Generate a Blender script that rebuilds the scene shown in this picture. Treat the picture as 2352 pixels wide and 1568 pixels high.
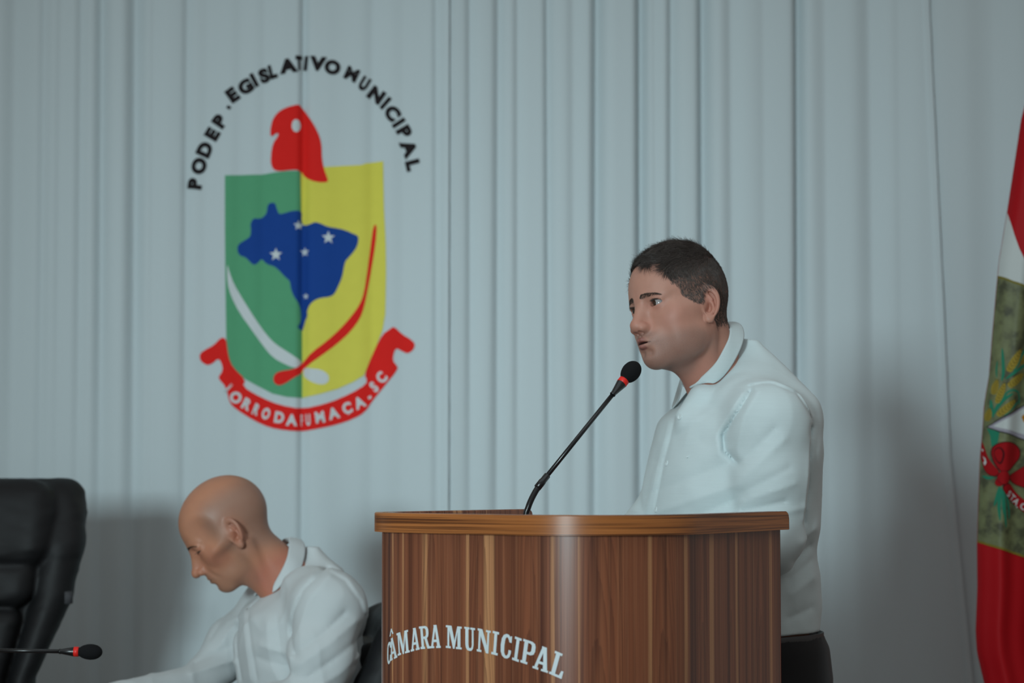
import bpy, bmesh, math, random
import numpy as np
from mathutils import Vector, Matrix

for _o in list(bpy.data.objects):
    bpy.data.objects.remove(_o, do_unlink=True)
SC = bpy.context.scene
COL = SC.collection
random.seed(7)
RNG = np.random.default_rng(11)

# ------------------------------------------------------------------ camera
FPX = 5000.0                       # focal length in pixels of the 2352 x 1568 frame
CAMZ = 1.25
PITCH = math.atan(309.0 / 5000.0)
cam_d = bpy.data.cameras.new('camera')
cam_d.sensor_fit = 'HORIZONTAL'
cam_d.sensor_width = 36.0
cam_d.lens = 36.0 * FPX / 2352.0
cam_d.clip_start = 0.05
cam_d.clip_end = 60
cam_d.dof.use_dof = True
cam_d.dof.focus_distance = 3.82
cam_d.dof.aperture_fstop = 4.0
cam = bpy.data.objects.new('camera', cam_d)
cam.location = (0, 0, CAMZ)
cam.rotation_euler = (math.pi / 2 + PITCH, 0, 0)
COL.objects.link(cam)
SC.camera = cam

# ------------------------------------------------------------------ light
world = bpy.data.worlds.new('world')
SC.world = world
world.use_nodes = True
_bg = world.node_tree.nodes['Background']
_bg.inputs['Color'].default_value = (1.0, 0.965, 0.91, 1)
_bg.inputs['Strength'].default_value = 0.235


def area_light(name, loc, target, size, energy, color, size_y=None):
    d = bpy.data.lights.new(name, 'AREA')
    d.energy = energy
    d.color = color
    d.size = size
    if size_y:
        d.shape = 'RECTANGLE'
        d.size_y = size_y
    o = bpy.data.objects.new(name, d)
    o.location = loc
    o.rotation_euler = (Vector(target) - Vector(loc)).to_track_quat('-Z', 'Y').to_euler()
    COL.objects.link(o)
    return o


key = area_light('softbox_light', (-3.38, -5.0, 2.38), (-0.05, 5.6, 1.42), 1.30, 16.2, (0.76, 0.955, 1.0), 1.30)
key.data.spread = math.radians(28)
area_light('streak_light', (-1.85, -0.75, 1.20), (0.1, 3.4, 1.0), 0.20, 9.0, (0.82, 0.95, 1.0), 1.3)  # unseen strip lamp added for the lectern's vertical streak and some front-left fill
area_light('ceiling_light', (0.2, 3.0, 3.15), (0.2, 3.0, 0.0), 3.2, 16.0, (0.82, 0.95, 1.0), 2.0)

SC.view_settings.view_transform = 'Standard'
SC.view_settings.look = 'None'
SC.view_settings.exposure = 0.0
SC.view_settings.gamma = 1.0
SC.view_settings.use_curve_mapping = False

_CT, _ST = math.cos(PITCH), math.sin(PITCH)


def ray(px, py):
    """direction through a point of the 2352 x 1568 frame, unit length along the view axis"""
    u = (px - 1176.0) / FPX
    v = -(py - 784.0) / FPX
    return np.array([u, _CT - v * _ST, _ST + v * _CT])


def at(px, py, Y):
    """the point of the plane y = Y seen at that place"""
    r = ray(px, py)
    return np.array([0, 0, CAMZ]) + r * (Y / r[1])

# ------------------------------------------------------------------ helpers
def tag(o, label=None, cat=None, group=None, kind=None):
    if label: o['label'] = label
    if cat: o['category'] = cat
    if group: o['group'] = group
    if kind: o['kind'] = kind
    return o


def empty(name, loc, label=None, cat=None, group=None):
    o = bpy.data.objects.new(name, None)
    o.empty_display_size = 0.1
    o.location = loc
    COL.objects.link(o)
    bpy.context.view_layer.update()
    return tag(o, label, cat, group)


def link(name, me, mats, parent=None, smooth=True):
    """one mesh object; vertices are given in world space"""
    o = bpy.data.objects.new(name, me)
    for m in (mats if isinstance(mats, (list, tuple)) else [mats]):
        me.materials.append(m)
    COL.objects.link(o)
    if smooth and len(me.polygons):
        me.polygons.foreach_set('use_smooth', np.ones(len(me.polygons), dtype=bool))
    if parent is not None:
        o.parent = parent
        o.matrix_parent_inverse = Matrix.Translation(-world_loc(parent))
    return o


def world_loc(o):
    v = Vector((0, 0, 0))
    p = o
    if p.type == 'EMPTY':
        return Vector(p.location)
    return Vector((0, 0, 0)) if p.parent is None else Vector((0, 0, 0))


def mesh_np(name, V, quads=None, tris=None):
    me = bpy.data.meshes.new(name)
    V = np.asarray(V, np.float32)
    loops, tot = [], []
    if quads is not None and len(quads):
        loops.append(np.asarray(quads, np.int32).ravel()); tot.append(np.full(len(quads), 4, np.int32))
    if tris is not None and len(tris):
        loops.append(np.asarray(tris, np.int32).ravel()); tot.append(np.full(len(tris), 3, np.int32))
    loops = np.concatenate(loops); tot = np.concatenate(tot)
    me.vertices.add(len(V)); me.vertices.foreach_set('co', V.ravel())
    me.loops.add(len(loops)); me.loops.foreach_set('vertex_index', loops)
    me.polygons.add(len(tot))
    st = np.concatenate([[0], np.cumsum(tot)[:-1]]).astype(np.int32)
    me.polygons.foreach_set('loop_start', st)
    me.polygons.foreach_set('loop_total', tot)
    me.update(calc_edges=True)
    return me


def join_np(parts):
    V, Q, T, n = [], [], [], 0
    for v, q, t in parts:
        V.append(v)
        if q is not None and len(q): Q.append(np.asarray(q) + n)
        if t is not None and len(t): T.append(np.asarray(t) + n)
        n += len(v)
    return np.concatenate(V), (np.concatenate(Q) if Q else None), (np.concatenate(T) if T else None)


def tube_np(path, rad, n=12, cap=True):
    """swept tube: path (m,3), rad scalar or (m,)"""
    P = np.asarray(path, float)
    m = len(P)
    r = np.full(m, rad) if np.isscalar(rad) else np.asarray(rad, float)
    T = np.gradient(P, axis=0)
    T /= np.linalg.norm(T, axis=1)[:, None] + 1e-12
    up = np.array([0, 0, 1.0]) if abs(T[0][2]) < 0.9 else np.array([1.0, 0, 0])
    V = []
    a = np.linspace(0, 2 * np.pi, n, endpoint=False)
    u = np.cross(up, T[0]); u /= np.linalg.norm(u)
    for i in range(m):
        u = u - T[i] * (u @ T[i]); u /= np.linalg.norm(u)
        w = np.cross(T[i], u)
        V.append(P[i] + r[i] * (np.cos(a)[:, None] * u + np.sin(a)[:, None] * w))
    V = np.concatenate(V)
    Q = []
    for i in range(m - 1):
        for k in range(n):
            k2 = (k + 1) % n
            Q.append((i * n + k, i * n + k2, (i + 1) * n + k2, (i + 1) * n + k))
    Tt = []
    if cap:
        V = np.concatenate([V, P[:1], P[-1:]])
        for k in range(n):
            k2 = (k + 1) % n
            Tt.append((m * n, k2, k)); Tt.append((m * n + 1, (m - 1) * n + k, (m - 1) * n + k2))
    return V, np.array(Q), (np.array(Tt) if Tt else None)


def grid_np(P):
    """P (m,n,3) -> verts, quads"""
    m, n = P.shape[:2]
    i = np.arange(m - 1)[:, None]; j = np.arange(n - 1)[None, :]
    a = (i * n + j).ravel()
    return P.reshape(-1, 3), np.stack([a, a + 1, a + n + 1, a + n], 1), None


def box_np(lo, hi):
    x0, y0, z0 = lo; x1, y1, z1 = hi
    V = np.array([(x0, y0, z0), (x1, y0, z0), (x1, y1, z0), (x0, y1, z0), (x0, y0, z1), (x1, y0, z1), (x1, y1, z1), (x0, y1, z1)], float)
    Q = np.array([(0, 3, 2, 1), (4, 5, 6, 7), (0, 1, 5, 4), (1, 2, 6, 5), (2, 3, 7, 6), (3, 0, 4, 7)])
    return V, Q, None


def bevel_box(name, lo, hi, r, mat, parent=None, seg=3):
    bm = bmesh.new()
    V, Q, _ = box_np(lo, hi)
    vs = [bm.verts.new(v) for v in V]
    for q in Q: bm.faces.new([vs[i] for i in q])
    bmesh.ops.bevel(bm, geom=bm.edges[:] , offset=r, segments=seg, profile=0.5, affect='EDGES')
    me = bpy.data.meshes.new(name); bm.to_mesh(me); bm.free()
    return link(name, me, mat, parent)


def solidify(o, t, offset=0.0):
    m = o.modifiers.new('thickness', 'SOLIDIFY'); m.thickness = t; m.offset = offset
    return o


# ------------------------------------------------------------------ materials
def srgb(r, g, b):
    f = lambda c: (c / 255 / 12.92) if c / 255 <= 0.04045 else ((c / 255 + 0.055) / 1.055) ** 2.4
    return (f(r), f(g), f(b), 1.0)


class NT:
    def __init__(s, name):
        s.m = bpy.data.materials.new(name); s.m.use_nodes = True
        s.t = s.m.node_tree; s.b = s.t.nodes['Principled BSDF']
    def n(s, typ, **kw):
        nd = s.t.nodes.new(typ)
        for k, v in kw.items(): setattr(nd, k, v)
        return nd
    def l(s, a, b): s.t.links.new(a, b)
    def noise(s, scale, detail=3, rough=0.5, vec=None, dist=0.0):
        nd = s.n('ShaderNodeTexNoise'); nd.inputs['Scale'].default_value = scale
        nd.inputs['Detail'].default_value = detail; nd.inputs['Roughness'].default_value = rough
        nd.inputs['Distortion'].default_value = dist
        if vec is not None: s.l(vec, nd.inputs['Vector'])
        return nd
    def mapping(s, vec, scale=(1, 1, 1), loc=(0, 0, 0)):
        nd = s.n('ShaderNodeMapping'); nd.inputs['Scale'].default_value = scale; nd.inputs['Location'].default_value = loc
        s.l(vec, nd.inputs['Vector']); return nd.outputs[0]
    def ramp(s, fac, stops):
        nd = s.n('ShaderNodeValToRGB'); e = nd.color_ramp.elements
        while len(e) < len(stops): e.new(0.5)
        for el, (p, c) in zip(e, stops): el.position = p; el.color = c
        s.l(fac, nd.inputs[0]); return nd.outputs[0]
    def mix(s, a, b, fac, mode='MIX'):
        nd = s.n('ShaderNodeMix'); nd.data_type = 'RGBA'; nd.blend_type = mode
        for sock, v in ((nd.inputs[6], a), (nd.inputs[7], b), (nd.inputs[0], fac)):
            if hasattr(v, 'links'): s.l(v, sock)
            else: sock.default_value = v
        return nd.outputs[2]
    def math(s, op, a, b=0.5):
        nd = s.n('ShaderNodeMath'); nd.operation = op
        for sock, v in ((nd.inputs[0], a), (nd.inputs[1], b)):
            if hasattr(v, 'links'): s.l(v, sock)
            else: sock.default_value = v
        return nd.outputs[0]
    def bump(s, h, strength=0.2, dist=0.001):
        nd = s.n('ShaderNodeBump'); nd.inputs['Strength'].default_value = strength; nd.inputs['Distance'].default_value = dist
        s.l(h, nd.inputs['Height']); s.l(nd.outputs[0], s.b.inputs['Normal'])
    def obj(s): return s.n('ShaderNodeTexCoord').outputs['Object']
    def uv(s): return s.n('ShaderNodeTexCoord').outputs['UV']
    def set(s, **kw):
        for k, v in kw.items(): s.b.inputs[k.replace('_', ' ')].default_value = v
        return s


def plain(name, col, rough=0.6, spec=0.5, noise=0.06, scale=40.0, bump=0.0, sheen=0.0):
    t = NT(name).set(Roughness=rough)
    t.b.inputs['Specular IOR Level'].default_value = spec
    nz = t.noise(scale, 4, 0.6, t.obj())
    a = tuple(c * (1 - noise) for c in col[:3]) + (1,); b = tuple(min(1, c * (1 + noise)) for c in col[:3]) + (1,)
    t.l(t.mix(a, b, nz.outputs[0]), t.b.inputs['Base Color'])
    if bump: t.bump(nz.outputs[0], bump, 0.002)
    if sheen: t.b.inputs['Sheen Weight'].default_value = sheen
    return t.m


# ------------------------------------------------------------------ implicit surfaces
def V3(*a): return np.array(a, np.float32)
def ell(P, c, r):
    q = (P - V3(*c)); r = V3(*r)
    a = q / r; k0 = np.sqrt((a * a).sum(-1)); b = a / r; k1 = np.sqrt((b * b).sum(-1))
    return k0 * (k0 - 1) / np.maximum(k1, 1e-6)
def cap(P, a, b, ra, rb):
    a = V3(*a); b = V3(*b); ba = b - a; pa = P - a
    h = np.clip((pa @ ba) / (ba @ ba), 0, 1)
    v = pa - h[..., None] * ba
    return np.sqrt((v * v).sum(-1)) - (ra + (rb - ra) * h)
def chain(P, pts, rs, k=0.01):
    d = None
    for i in range(len(pts) - 1):
        e = cap(P, pts[i], pts[i + 1], rs[i], rs[i + 1])
        d = e if d is None else smin(d, e, k)
    return d
def smin(a, b, k):
    h = np.maximum(k - np.abs(a - b), 0) / k
    return np.minimum(a, b) - h * h * k * 0.25
def smax(a, b, k): return -smin(-a, -b, k)
def sstep(a, b, x):
    t = np.clip((x - a) / (b - a), 0, 1); return t * t * (3 - 2 * t)


def mesh_sdf(f, lo, hi, h, K=6, newton=2, margin=1.35):
    lo = np.array(lo, np.float32); hi = np.array(hi, np.float32)
    nb = np.ceil((hi - lo) / (h * K)).astype(int) + 1
    ax = [lo[i] + (np.arange(nb[i]) * K + (K - 1) / 2) * h for i in range(3)]
    C = np.stack(np.meshgrid(*ax, indexing='ij'), -1).reshape(-1, 3).astype(np.float32)
    dc = f(C)
    act = np.where(np.abs(dc) < h * K * 0.866 * margin)[0]
    n = nb * K
    D = np.repeat(np.repeat(np.repeat(np.where(dc < 0, -1., 1.).astype(np.float32).reshape(nb), K, 0), K, 1), K, 2)
    bi = np.stack(np.unravel_index(act, nb), -1)
    loc = np.stack(np.meshgrid(*[np.arange(K)] * 3, indexing='ij'), -1).reshape(-1, 3)
    for s in range(0, len(bi), 2500):
        I = (bi[s:s + 2500, None, :] * K + loc[None]).reshape(-1, 3)
        D[I[:, 0], I[:, 1], I[:, 2]] = f((lo + I * h).astype(np.float32))
    ins = D < 0
    c = [ins[a:n[0] - 1 + a, b:n[1] - 1 + b, g:n[2] - 1 + g] for a in (0, 1) for b in (0, 1) for g in (0, 1)]
    cnt = sum(x.astype(np.int8) for x in c)
    cell = np.stack(np.where((cnt > 0) & (cnt < 8)), -1)
    off = np.array([(a, b, g) for a in (0, 1) for b in (0, 1) for g in (0, 1)])
    vals = np.stack([D[cell[:, 0] + o[0], cell[:, 1] + o[1], cell[:, 2] + o[2]] for o in off], 1)
    acc = np.zeros((len(cell), 3)); num = np.zeros(len(cell))
    for i in range(8):
        for j in range(i + 1, 8):
            if np.abs(off[i] - off[j]).sum() != 1: continue
            m = (vals[:, i] < 0) != (vals[:, j] < 0)
            t = vals[m, i] / (vals[m, i] - vals[m, j])
            acc[m] += off[i] + t[:, None] * (off[j] - off[i]); num[m] += 1
    V = (lo + (cell + acc / num[:, None]) * h).astype(np.float32)
    idx = np.full(tuple(n - 1), -1, np.int32)
    idx[cell[:, 0], cell[:, 1], cell[:, 2]] = np.arange(len(cell))
    quads = []
    for a in range(3):
        b, g = (a + 1) % 3, (a + 2) % 3
        s0 = [slice(None)] * 3; s1 = [slice(None)] * 3
        s0[a] = slice(0, n[a] - 1); s1[a] = slice(1, n[a])
        A = ins[tuple(s0)]; B = ins[tuple(s1)]
        e = np.stack(np.where(A != B), -1)
        e = e[(e[:, b] > 0) & (e[:, g] > 0) & (e[:, b] < n[b] - 1) & (e[:, g] < n[g] - 1)]
        def cid(db, dg):
            q = e.copy(); q[:, b] -= db; q[:, g] -= dg
            return idx[q[:, 0], q[:, 1], q[:, 2]]
        Q = np.stack([cid(1, 1), cid(0, 1), cid(0, 0), cid(1, 0)], 1)
        fl = ~A[e[:, 0], e[:, 1], e[:, 2]]
        Q[fl] = Q[fl][:, ::-1]
        quads.append(Q)
    Q = np.concatenate(quads); Q = Q[(Q >= 0).all(1)]
    for _ in range(newton):
        e = h * 0.35
        d0 = f(V); G = np.stack([(f(V + V3(*(e * np.eye(3)[k]))) - d0) / e for k in range(3)], -1)
        st = (d0 / np.maximum((G * G).sum(-1), 0.25))[:, None] * G
        ln = np.sqrt((st * st).sum(-1, keepdims=True))
        V = V - st * np.minimum(1, (0.7 * h) / np.maximum(ln, 1e-9))
    return V, Q, None


def smooth_np(V, Q, it=1, lam=0.5):
    for _ in range(it):
        S = np.zeros_like(V); N = np.zeros(len(V))
        for a, b in ((0, 1), (1, 2), (2, 3), (3, 0)):
            np.add.at(S, Q[:, a], V[Q[:, b]]); np.add.at(N, Q[:, a], 1)
            np.add.at(S, Q[:, b], V[Q[:, a]]); np.add.at(N, Q[:, b], 1)
        V = V + lam * (S / np.maximum(N, 1)[:, None] - V)
    return V


def vnormals(V, Q):
    n = np.cross(V[Q[:, 2]] - V[Q[:, 0]], V[Q[:, 3]] - V[Q[:, 1]])
    N = np.zeros_like(V)
    for k in range(4): np.add.at(N, Q[:, k], n)
    return N / (np.linalg.norm(N, axis=1)[:, None] + 1e-12)


def set_color(me, name, rgba):
    a = me.color_attributes.new(name, 'FLOAT_COLOR', 'POINT')
    a.data.foreach_set('color', np.asarray(rgba, np.float32).ravel())


def vnoise(P, scale, seed=0):
    """cheap smooth 3-D value noise in -1..1"""
    q = P * scale
    i = np.floor(q).astype(np.int64); f = q - i; f = f * f * (3 - 2 * f)
    def hsh(a, b, c):
        n = (a * 73856093) ^ (b * 19349663) ^ (c * 83492791) ^ (seed * 2654435761)
        n = (n ^ (n >> 13)) * 1274126177
        return ((n ^ (n >> 16)) & 0xFFFF) / 32767.5 - 1
    r = 0
    for a in (0, 1):
        for b in (0, 1):
            for c in (0, 1):
                w = (f[..., 0] if a else 1 - f[..., 0]) * (f[..., 1] if b else 1 - f[..., 1]) * (f[..., 2] if c else 1 - f[..., 2])
                r = r + w * hsh(i[..., 0] + a, i[..., 1] + b, i[..., 2] + c)
    return r

# ------------------------------------------------------------------ clothes
def table(zs, vals):
    """smooth curve through (z, value) pairs, as a fine look-up table"""
    zf = np.linspace(zs[0], zs[-1], 240)
    out = []
    for v in zip(*vals):
        y = np.interp(zf, zs, v)
        k = np.hanning(23); k /= k.sum()
        yp = np.concatenate([np.full(11, y[0]), y, np.full(11, y[-1])])
        out.append(np.convolve(yp, k, 'valid'))
    return zf, out


def loft(P, tab, f, l, ex=2.3):
    """stacked ellipses: table columns are centre x, centre y, half width along l, half depth along f"""
    zf, (cx, cy, a, b) = tab
    z = P[:, 2]
    A = np.interp(z, zf, a); B = np.interp(z, zf, b)
    qx = P[:, 0] - np.interp(z, zf, cx); qy = P[:, 1] - np.interp(z, zf, cy)
    u = np.abs(qx * f[0] + qy * f[1]) / B; v = np.abs(qx * l[0] + qy * l[1]) / A
    k = (u ** ex + v ** ex) ** (1 / ex)
    d = (k - 1) * np.minimum(A, B) * .92
    d = np.where(z > zf[-1], np.sqrt(np.maximum(d, 0) ** 2 + (z - zf[-1]) ** 2) , d)
    return np.where(z < zf[0], np.maximum(d, zf[0] - z), d).astype(np.float32)


def seg2(P, a, b):
    """distance in the x-z plane to a segment"""
    q = P[:, (0, 2)]; a = np.array(a, np.float32); b = np.array(b, np.float32); ba = b - a
    h = np.clip(((q - a) @ ba) / (ba @ ba), 0, 1)
    v = q - a - h[:, None] * ba
    return np.sqrt((v * v).sum(-1)), h


def crease_field(P, lines, Y, ymax):
    """soft ridges (amp > 0) and valleys (amp < 0) in the cloth along lines seen from the room side"""
    out = np.zeros(len(P), np.float32)
    near = sstep(ymax, ymax - .05, P[:, 1])
    for pts, wpx, amp in lines:
        W_ = wpx * Y / FPX
        for (p, q) in zip(pts[:-1], pts[1:]):
            a = at(p[0], p[1], Y); b = at(q[0], q[1], Y)
            d, h = seg2(P, (a[0], a[2]), (b[0], b[2]))
            e = 1.05 * amp * np.exp(-(d / (.85 * W_)) ** 1.2)
            out = np.where(np.abs(e) > np.abs(out), e, out) if amp * 1 else out
    return out * near


def ridged(P, scale, seed):
    """sharp-crested folds"""
    return (1 - np.minimum(1, 2.2 * np.abs(vnoise(P, scale, seed)))) ** 2


def crease_sum(P, lines, Y, ymax):
    out = np.zeros(len(P), np.float32)
    for ln in lines: out += crease_field(P, [ln], Y, ymax)
    return out


def fabric(name, col, rough=.75, weave=900., tone=.06, slub=0.0):
    t = NT(name).set(Roughness=rough)
    co = t.obj()
    m1 = t.mapping(co, (weave * .15, weave * .15, weave)); m2 = t.mapping(co, (weave, weave, weave * .12))
    n1 = t.noise(1, 2, .5, m1); n2 = t.noise(1, 2, .5, m2); n3 = t.noise(6, 3, .5, co)
    h = t.math('ADD', n1.outputs[0], n2.outputs[0])
    c = t.mix(tuple(v * (1 - tone) for v in col[:3]) + (1,), tuple(min(1, v * (1 + tone)) for v in col[:3]) + (1,), t.math('MULTIPLY', h, .5))
    if slub:
        m3 = t.mapping(co, (18, 18, 520)); n4 = t.noise(1, 3, .6, m3)
        c = t.mix(c, tuple(v * (1 - slub) for v in col[:3]) + (1,), t.math('MULTIPLY', n4.outputs[0], .8))
    t.l(c, t.b.inputs['Base Color'])
    t.b.inputs['Specular IOR Level'].default_value = .2
    t.b.inputs['Sheen Weight'].default_value = .15
    t.bump(h, .12, .0006)
    return t.m


def collar(name, M, m, l, half, n, mat, parent, f, wn, out_near, out_far, psi=(-2.75, 2.75), drop=.0, tip=.012, nu=72, nv=14, gap=.0028):
    """folded shirt collar round the neck: ring = M + m cos + l half sin, leaf falling outwards along n, resting on the shirt f"""
    ps = np.linspace(psi[0], psi[1], nu)
    mh = m / np.linalg.norm(m)
    n2 = np.array([n[0], n[1], 0]); n2 /= np.linalg.norm(n2)
    L = np.zeros((nu, nv, 3)); B = np.zeros((nu, 5, 3)); O = np.zeros((nu, 3))
    for i, p in enumerate(ps):
        r = M + m * math.cos(p) + l * half * math.sin(p)
        o = mh * math.cos(p) * .6 + l * math.sin(p)
        o = o / np.linalg.norm(o); O[i] = o
        near = .5 + .5 * math.tanh(4 * math.sin(p))
        front = max(0, -math.cos(p))
        w = (wn[0] * near + wn[1] * (1 - near)) * (1 + .45 * front ** 2)
        ow = out_near * near + out_far * (1 - near)
        k2 = front ** 2 * near; nn = n * (1 - k2) + n2 * k2
        off = nn * w + o * ow + np.array([0, 0, -drop * (1 - near)]) - mh * tip * front
        for j in range(nv):
            t = j / (nv - 1)
            L[i, j] = r + off * t + o * .002 * math.sin(math.pi * t)
        for j in range(5):
            B[i, j] = r + np.array([0, 0, -.022]) * (1 - j / 5) - o * .0005
    g = gap * (.6 + 1.3 * np.sin(np.linspace(0, np.pi * .92, nv)))[None, :]
    for it in range(7):
        P = L.reshape(-1, 3).astype(np.float32); e = .003
        d = f(P); G = np.stack([(f(P + V3(*(e * np.eye(3)[k]))) - d) / e for k in range(3)], -1)
        G /= np.linalg.norm(G, axis=1)[:, None] + 1e-6
        push = np.clip(np.broadcast_to(g, (nu, nv)).ravel() - d, 0, .012)
        L = (P + G * push[:, None]).reshape(nu, nv, 3).astype(float)
        S = L.copy(); S[1:-1] = .25 * L[:-2] + .5 * L[1:-1] + .25 * L[2:]
        S[:, 1:-1] = .25 * S[:, :-2] + .5 * S[:, 1:-1] + .25 * S[:, 2:]
        L = S
    for it in range(8):
        S = L.copy(); S[:, 1:-1] = .25 * L[:, :-2] + .5 * L[:, 1:-1] + .25 * L[:, 2:]
        S[1:-1] = .25 * S[:-2] + .5 * S[1:-1] + .25 * S[2:]; L = S
    for j in range(5): B[:, j] = L[:, 0] + (n * .014 - O * .004) * (1 - j / 5)
    V, Q, _ = grid_np(np.concatenate([B, L], 1))
    o = link(name, mesh_np(name, V, Q), mat, parent)
    solidify(o, .0020, 0)
    return o


def button(P0, nrm, r, mat, parent):
    nrm = nrm / np.linalg.norm(nrm)
    u = np.cross(nrm, [0, 0, 1.]); u /= np.linalg.norm(u); w = np.cross(nrm, u)
    prof = [(0, .0006), (.35, .0006), (.55, .0012), (.85, .0017), (1.0, .0010), (1.0, -.001)]
    n = 20; V = []; a = np.linspace(0, 2 * np.pi, n, endpoint=False)
    for rr, hh in prof:
        V.append(P0 + nrm * hh + rr * r * (np.cos(a)[:, None] * u + np.sin(a)[:, None] * w))
    Q = [(i * n + k, i * n + (k + 1) % n, (i + 1) * n + (k + 1) % n, (i + 1) * n + k) for i in range(len(prof) - 1) for k in range(n)]
    return link('button', mesh_np('button', np.concatenate(V), np.array(Q)), mat, parent)


def hand_sdf(P, wrist, fwd, up, side, curl=.35):
    """a relaxed hand lying on a surface: wrist point, direction of the fingers, back-of-hand normal, side of the thumb"""
    fwd = fwd / np.linalg.norm(fwd); up = up - fwd * (up @ fwd); up = up / np.linalg.norm(up)
    rt = np.cross(fwd, up) * side
    L = lambda a, b, c: wrist + fwd * a + rt * b + up * c
    d = cap(P, L(-.02, 0, 0), L(.02, 0, 0), .027, .026)
    d = smin(d, cap(P, L(.025, .014, .002), L(.085, .026, .004), .019, .014), .02)
    d = smin(d, cap(P, L(.025, -.012, .001), L(.080, -.026, .001), .018, .0125), .02)
    d = smin(d, cap(P, L(.030, .0, .003), L(.088, .0, .005), .018, .0145), .02)
    for b, ln, r, a0 in ((.028, .074, .0092, .083), (.0095, .082, .0096, .088), (-.009, .076, .0092, .086), (-.0265, .060, .0082, .078)):
        p0 = L(a0, b, .004)
        dr = fwd * math.cos(.12) + up * math.sin(.12) * .4
        p = p0; ang = -.10; ds = None
        for k, fr in enumerate((.45, .30, .25)):
            ang -= curl * (.5 + .35 * k)
            q = p + (fwd * math.cos(ang) + up * math.sin(ang)) * ln * fr + rt * b * .06
            e = cap(P, p, q, r * (1 - .08 * k), r * (1 - .08 * (k + 1)))
            ds = e if ds is None else smin(ds, e, .004)
            p = q
        d = smin(d, ds, .006)
    t = smin(cap(P, L(.022, .026, -.004), L(.055, .052, -.008), .0135, .0115), cap(P, L(.055, .052, -.008), L(.088, .060, -.014), .0112, .0088), .004)
    return smin(d, t, .012)


def tint_flat(V, c): return np.concatenate([np.tile(np.array(c), (len(V), 1)), np.zeros((len(V), 1))], 1)


def shoe(parent, ankle, fwd, mat):
    fwd = np.array([fwd[0], fwd[1], 0.]); fwd /= np.linalg.norm(fwd)
    a = np.array([ankle[0], ankle[1], 0.])
    def f(P):
        d = cap(P, a + fwd * -.05 + [0, 0, .05], a + fwd * .14 + [0, 0, .035], .046, .036)
        d = smin(d, cap(P, a + [0, 0, .06], a + [0, 0, .115], .048, .05), .03)
        d = np.maximum(d, .004 - P[:, 2])
        return np.maximum(d, P[:, 2] - .11)
    lo = a - .2; hi = a + .2; lo[2] = -.01; hi[2] = .14
    V, Q, _ = mesh_sdf(f, lo, hi, .006)
    return link('shoe', mesh_np('shoe', V, Q), mat, parent)

# ------------------------------------------------------------------ the room
M_WALL = plain('white_wall_paint', (.62, .66, .68, 1), .9, .2, .03, 8, .05)
M_FLOOR = plain('grey_floor_tile', (.20, .19, .18, 1), .35, .5, .10, 3)
v_, q_, _ = box_np((-3.2, 6.10, 0), (3.2, 6.20, 3.3)); tag(link('wall_back', mesh_np('wall_back', v_, q_), M_WALL, smooth=False), kind='structure')
v_, q_, _ = box_np((-5.2, -7.0, -.05), (5.2, 6.2, 0)); tag(link('floor', mesh_np('floor', v_, q_), M_FLOOR, smooth=False), kind='structure')

# ------------------------------------------------------------------ curtains
YC = 5.90
PLEATS = [  # place across the frame, depth in metres, width in frame pixels, drift
    (-60, .030, 30, 0), (18, .026, 34, 8), (88, .011, 13, 4), (128, .008, 14, 3), (175, .012, 13, 6), (221, .024, 15, 12), (298, .026, 17, 12), (345, .006, 11, 5), (421, .010, 10, 4),
    (470, .004, 22, 0), (545, .004, 22, 0), (603, .007, 22, 0), (692, .016, 8, 4), (770, .003, 26, 0), (853, .007, 18, 3), (925, .004, 24, 0), (1000, .009, 9, 6), (1078, .010, 10, 4), (1144, .017, 12, -4), (1189, .010, 11, 0),
    (1258, .014, 9, 6), (1318, .007, 15, 0), (1372, .026, 12, -8), (1474, .030, 11, -4), (1508, .006, 9, 0), (1546, .017, 11, -8), (1618, .028, 12, -2), (1684, .013, 20, 0), (1760, .006, 20, 0),
    (1840, .030, 10, -8), (1905, .009, 24, 0), (2010, .017, 28, 4), (2075, .006, 20, 0), (2300, .020, 60, 0), (2420, .02, 40, 0), (2520, .02, 40, 0)]
KX = YC / FPX


def curtain_y(x, z):
    x = np.asarray(x, float); z = np.asarray(z, float)
    y = np.full(np.broadcast(x, z).shape, YC)
    low = sstep(1.9, .9, z)
    for p, d, w, dr in PLEATS:
        c = (p + dr * (2.4 - z) * .5 - 1176) * KX
        ww = .95 * w * KX * (1 + .45 * low)
        t = (x - c) / ww
        y = y + 1.25 * d * (1 - .25 * low) * np.exp(-np.where(t < 0, np.abs(t) * 1.15, np.abs(t) * .62) ** 1.7)
    y = y + .008 * np.sin(x * 7.3 + .6) * sstep(-.1, .2, x) + .004 * np.sin(x * 15 + .9 + .2 * z)
    y = y + .0012 * np.sin(x * 41 + .8 * np.sin(z * 2.1)) + .0005 * np.sin(x * 97 + 1.7 + 2 * np.sin(x * 7)) + .0012 * np.sin(z * 9 + x * 23) * low
    return y


M_CURTAIN = NT('white_curtain_cloth').set(Roughness=.85)
_c = M_CURTAIN.obj()
_n = M_CURTAIN.noise(1, 2, .5, M_CURTAIN.mapping(_c, (900, 900, 60)))
M_CURTAIN.l(M_CURTAIN.mix((.525, .592, .615, 1), (.560, .628, .650, 1), _n.outputs[0]), M_CURTAIN.b.inputs['Base Color'])
M_CURTAIN.b.inputs['Specular IOR Level'].default_value = .15
M_CURTAIN = M_CURTAIN.m


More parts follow.
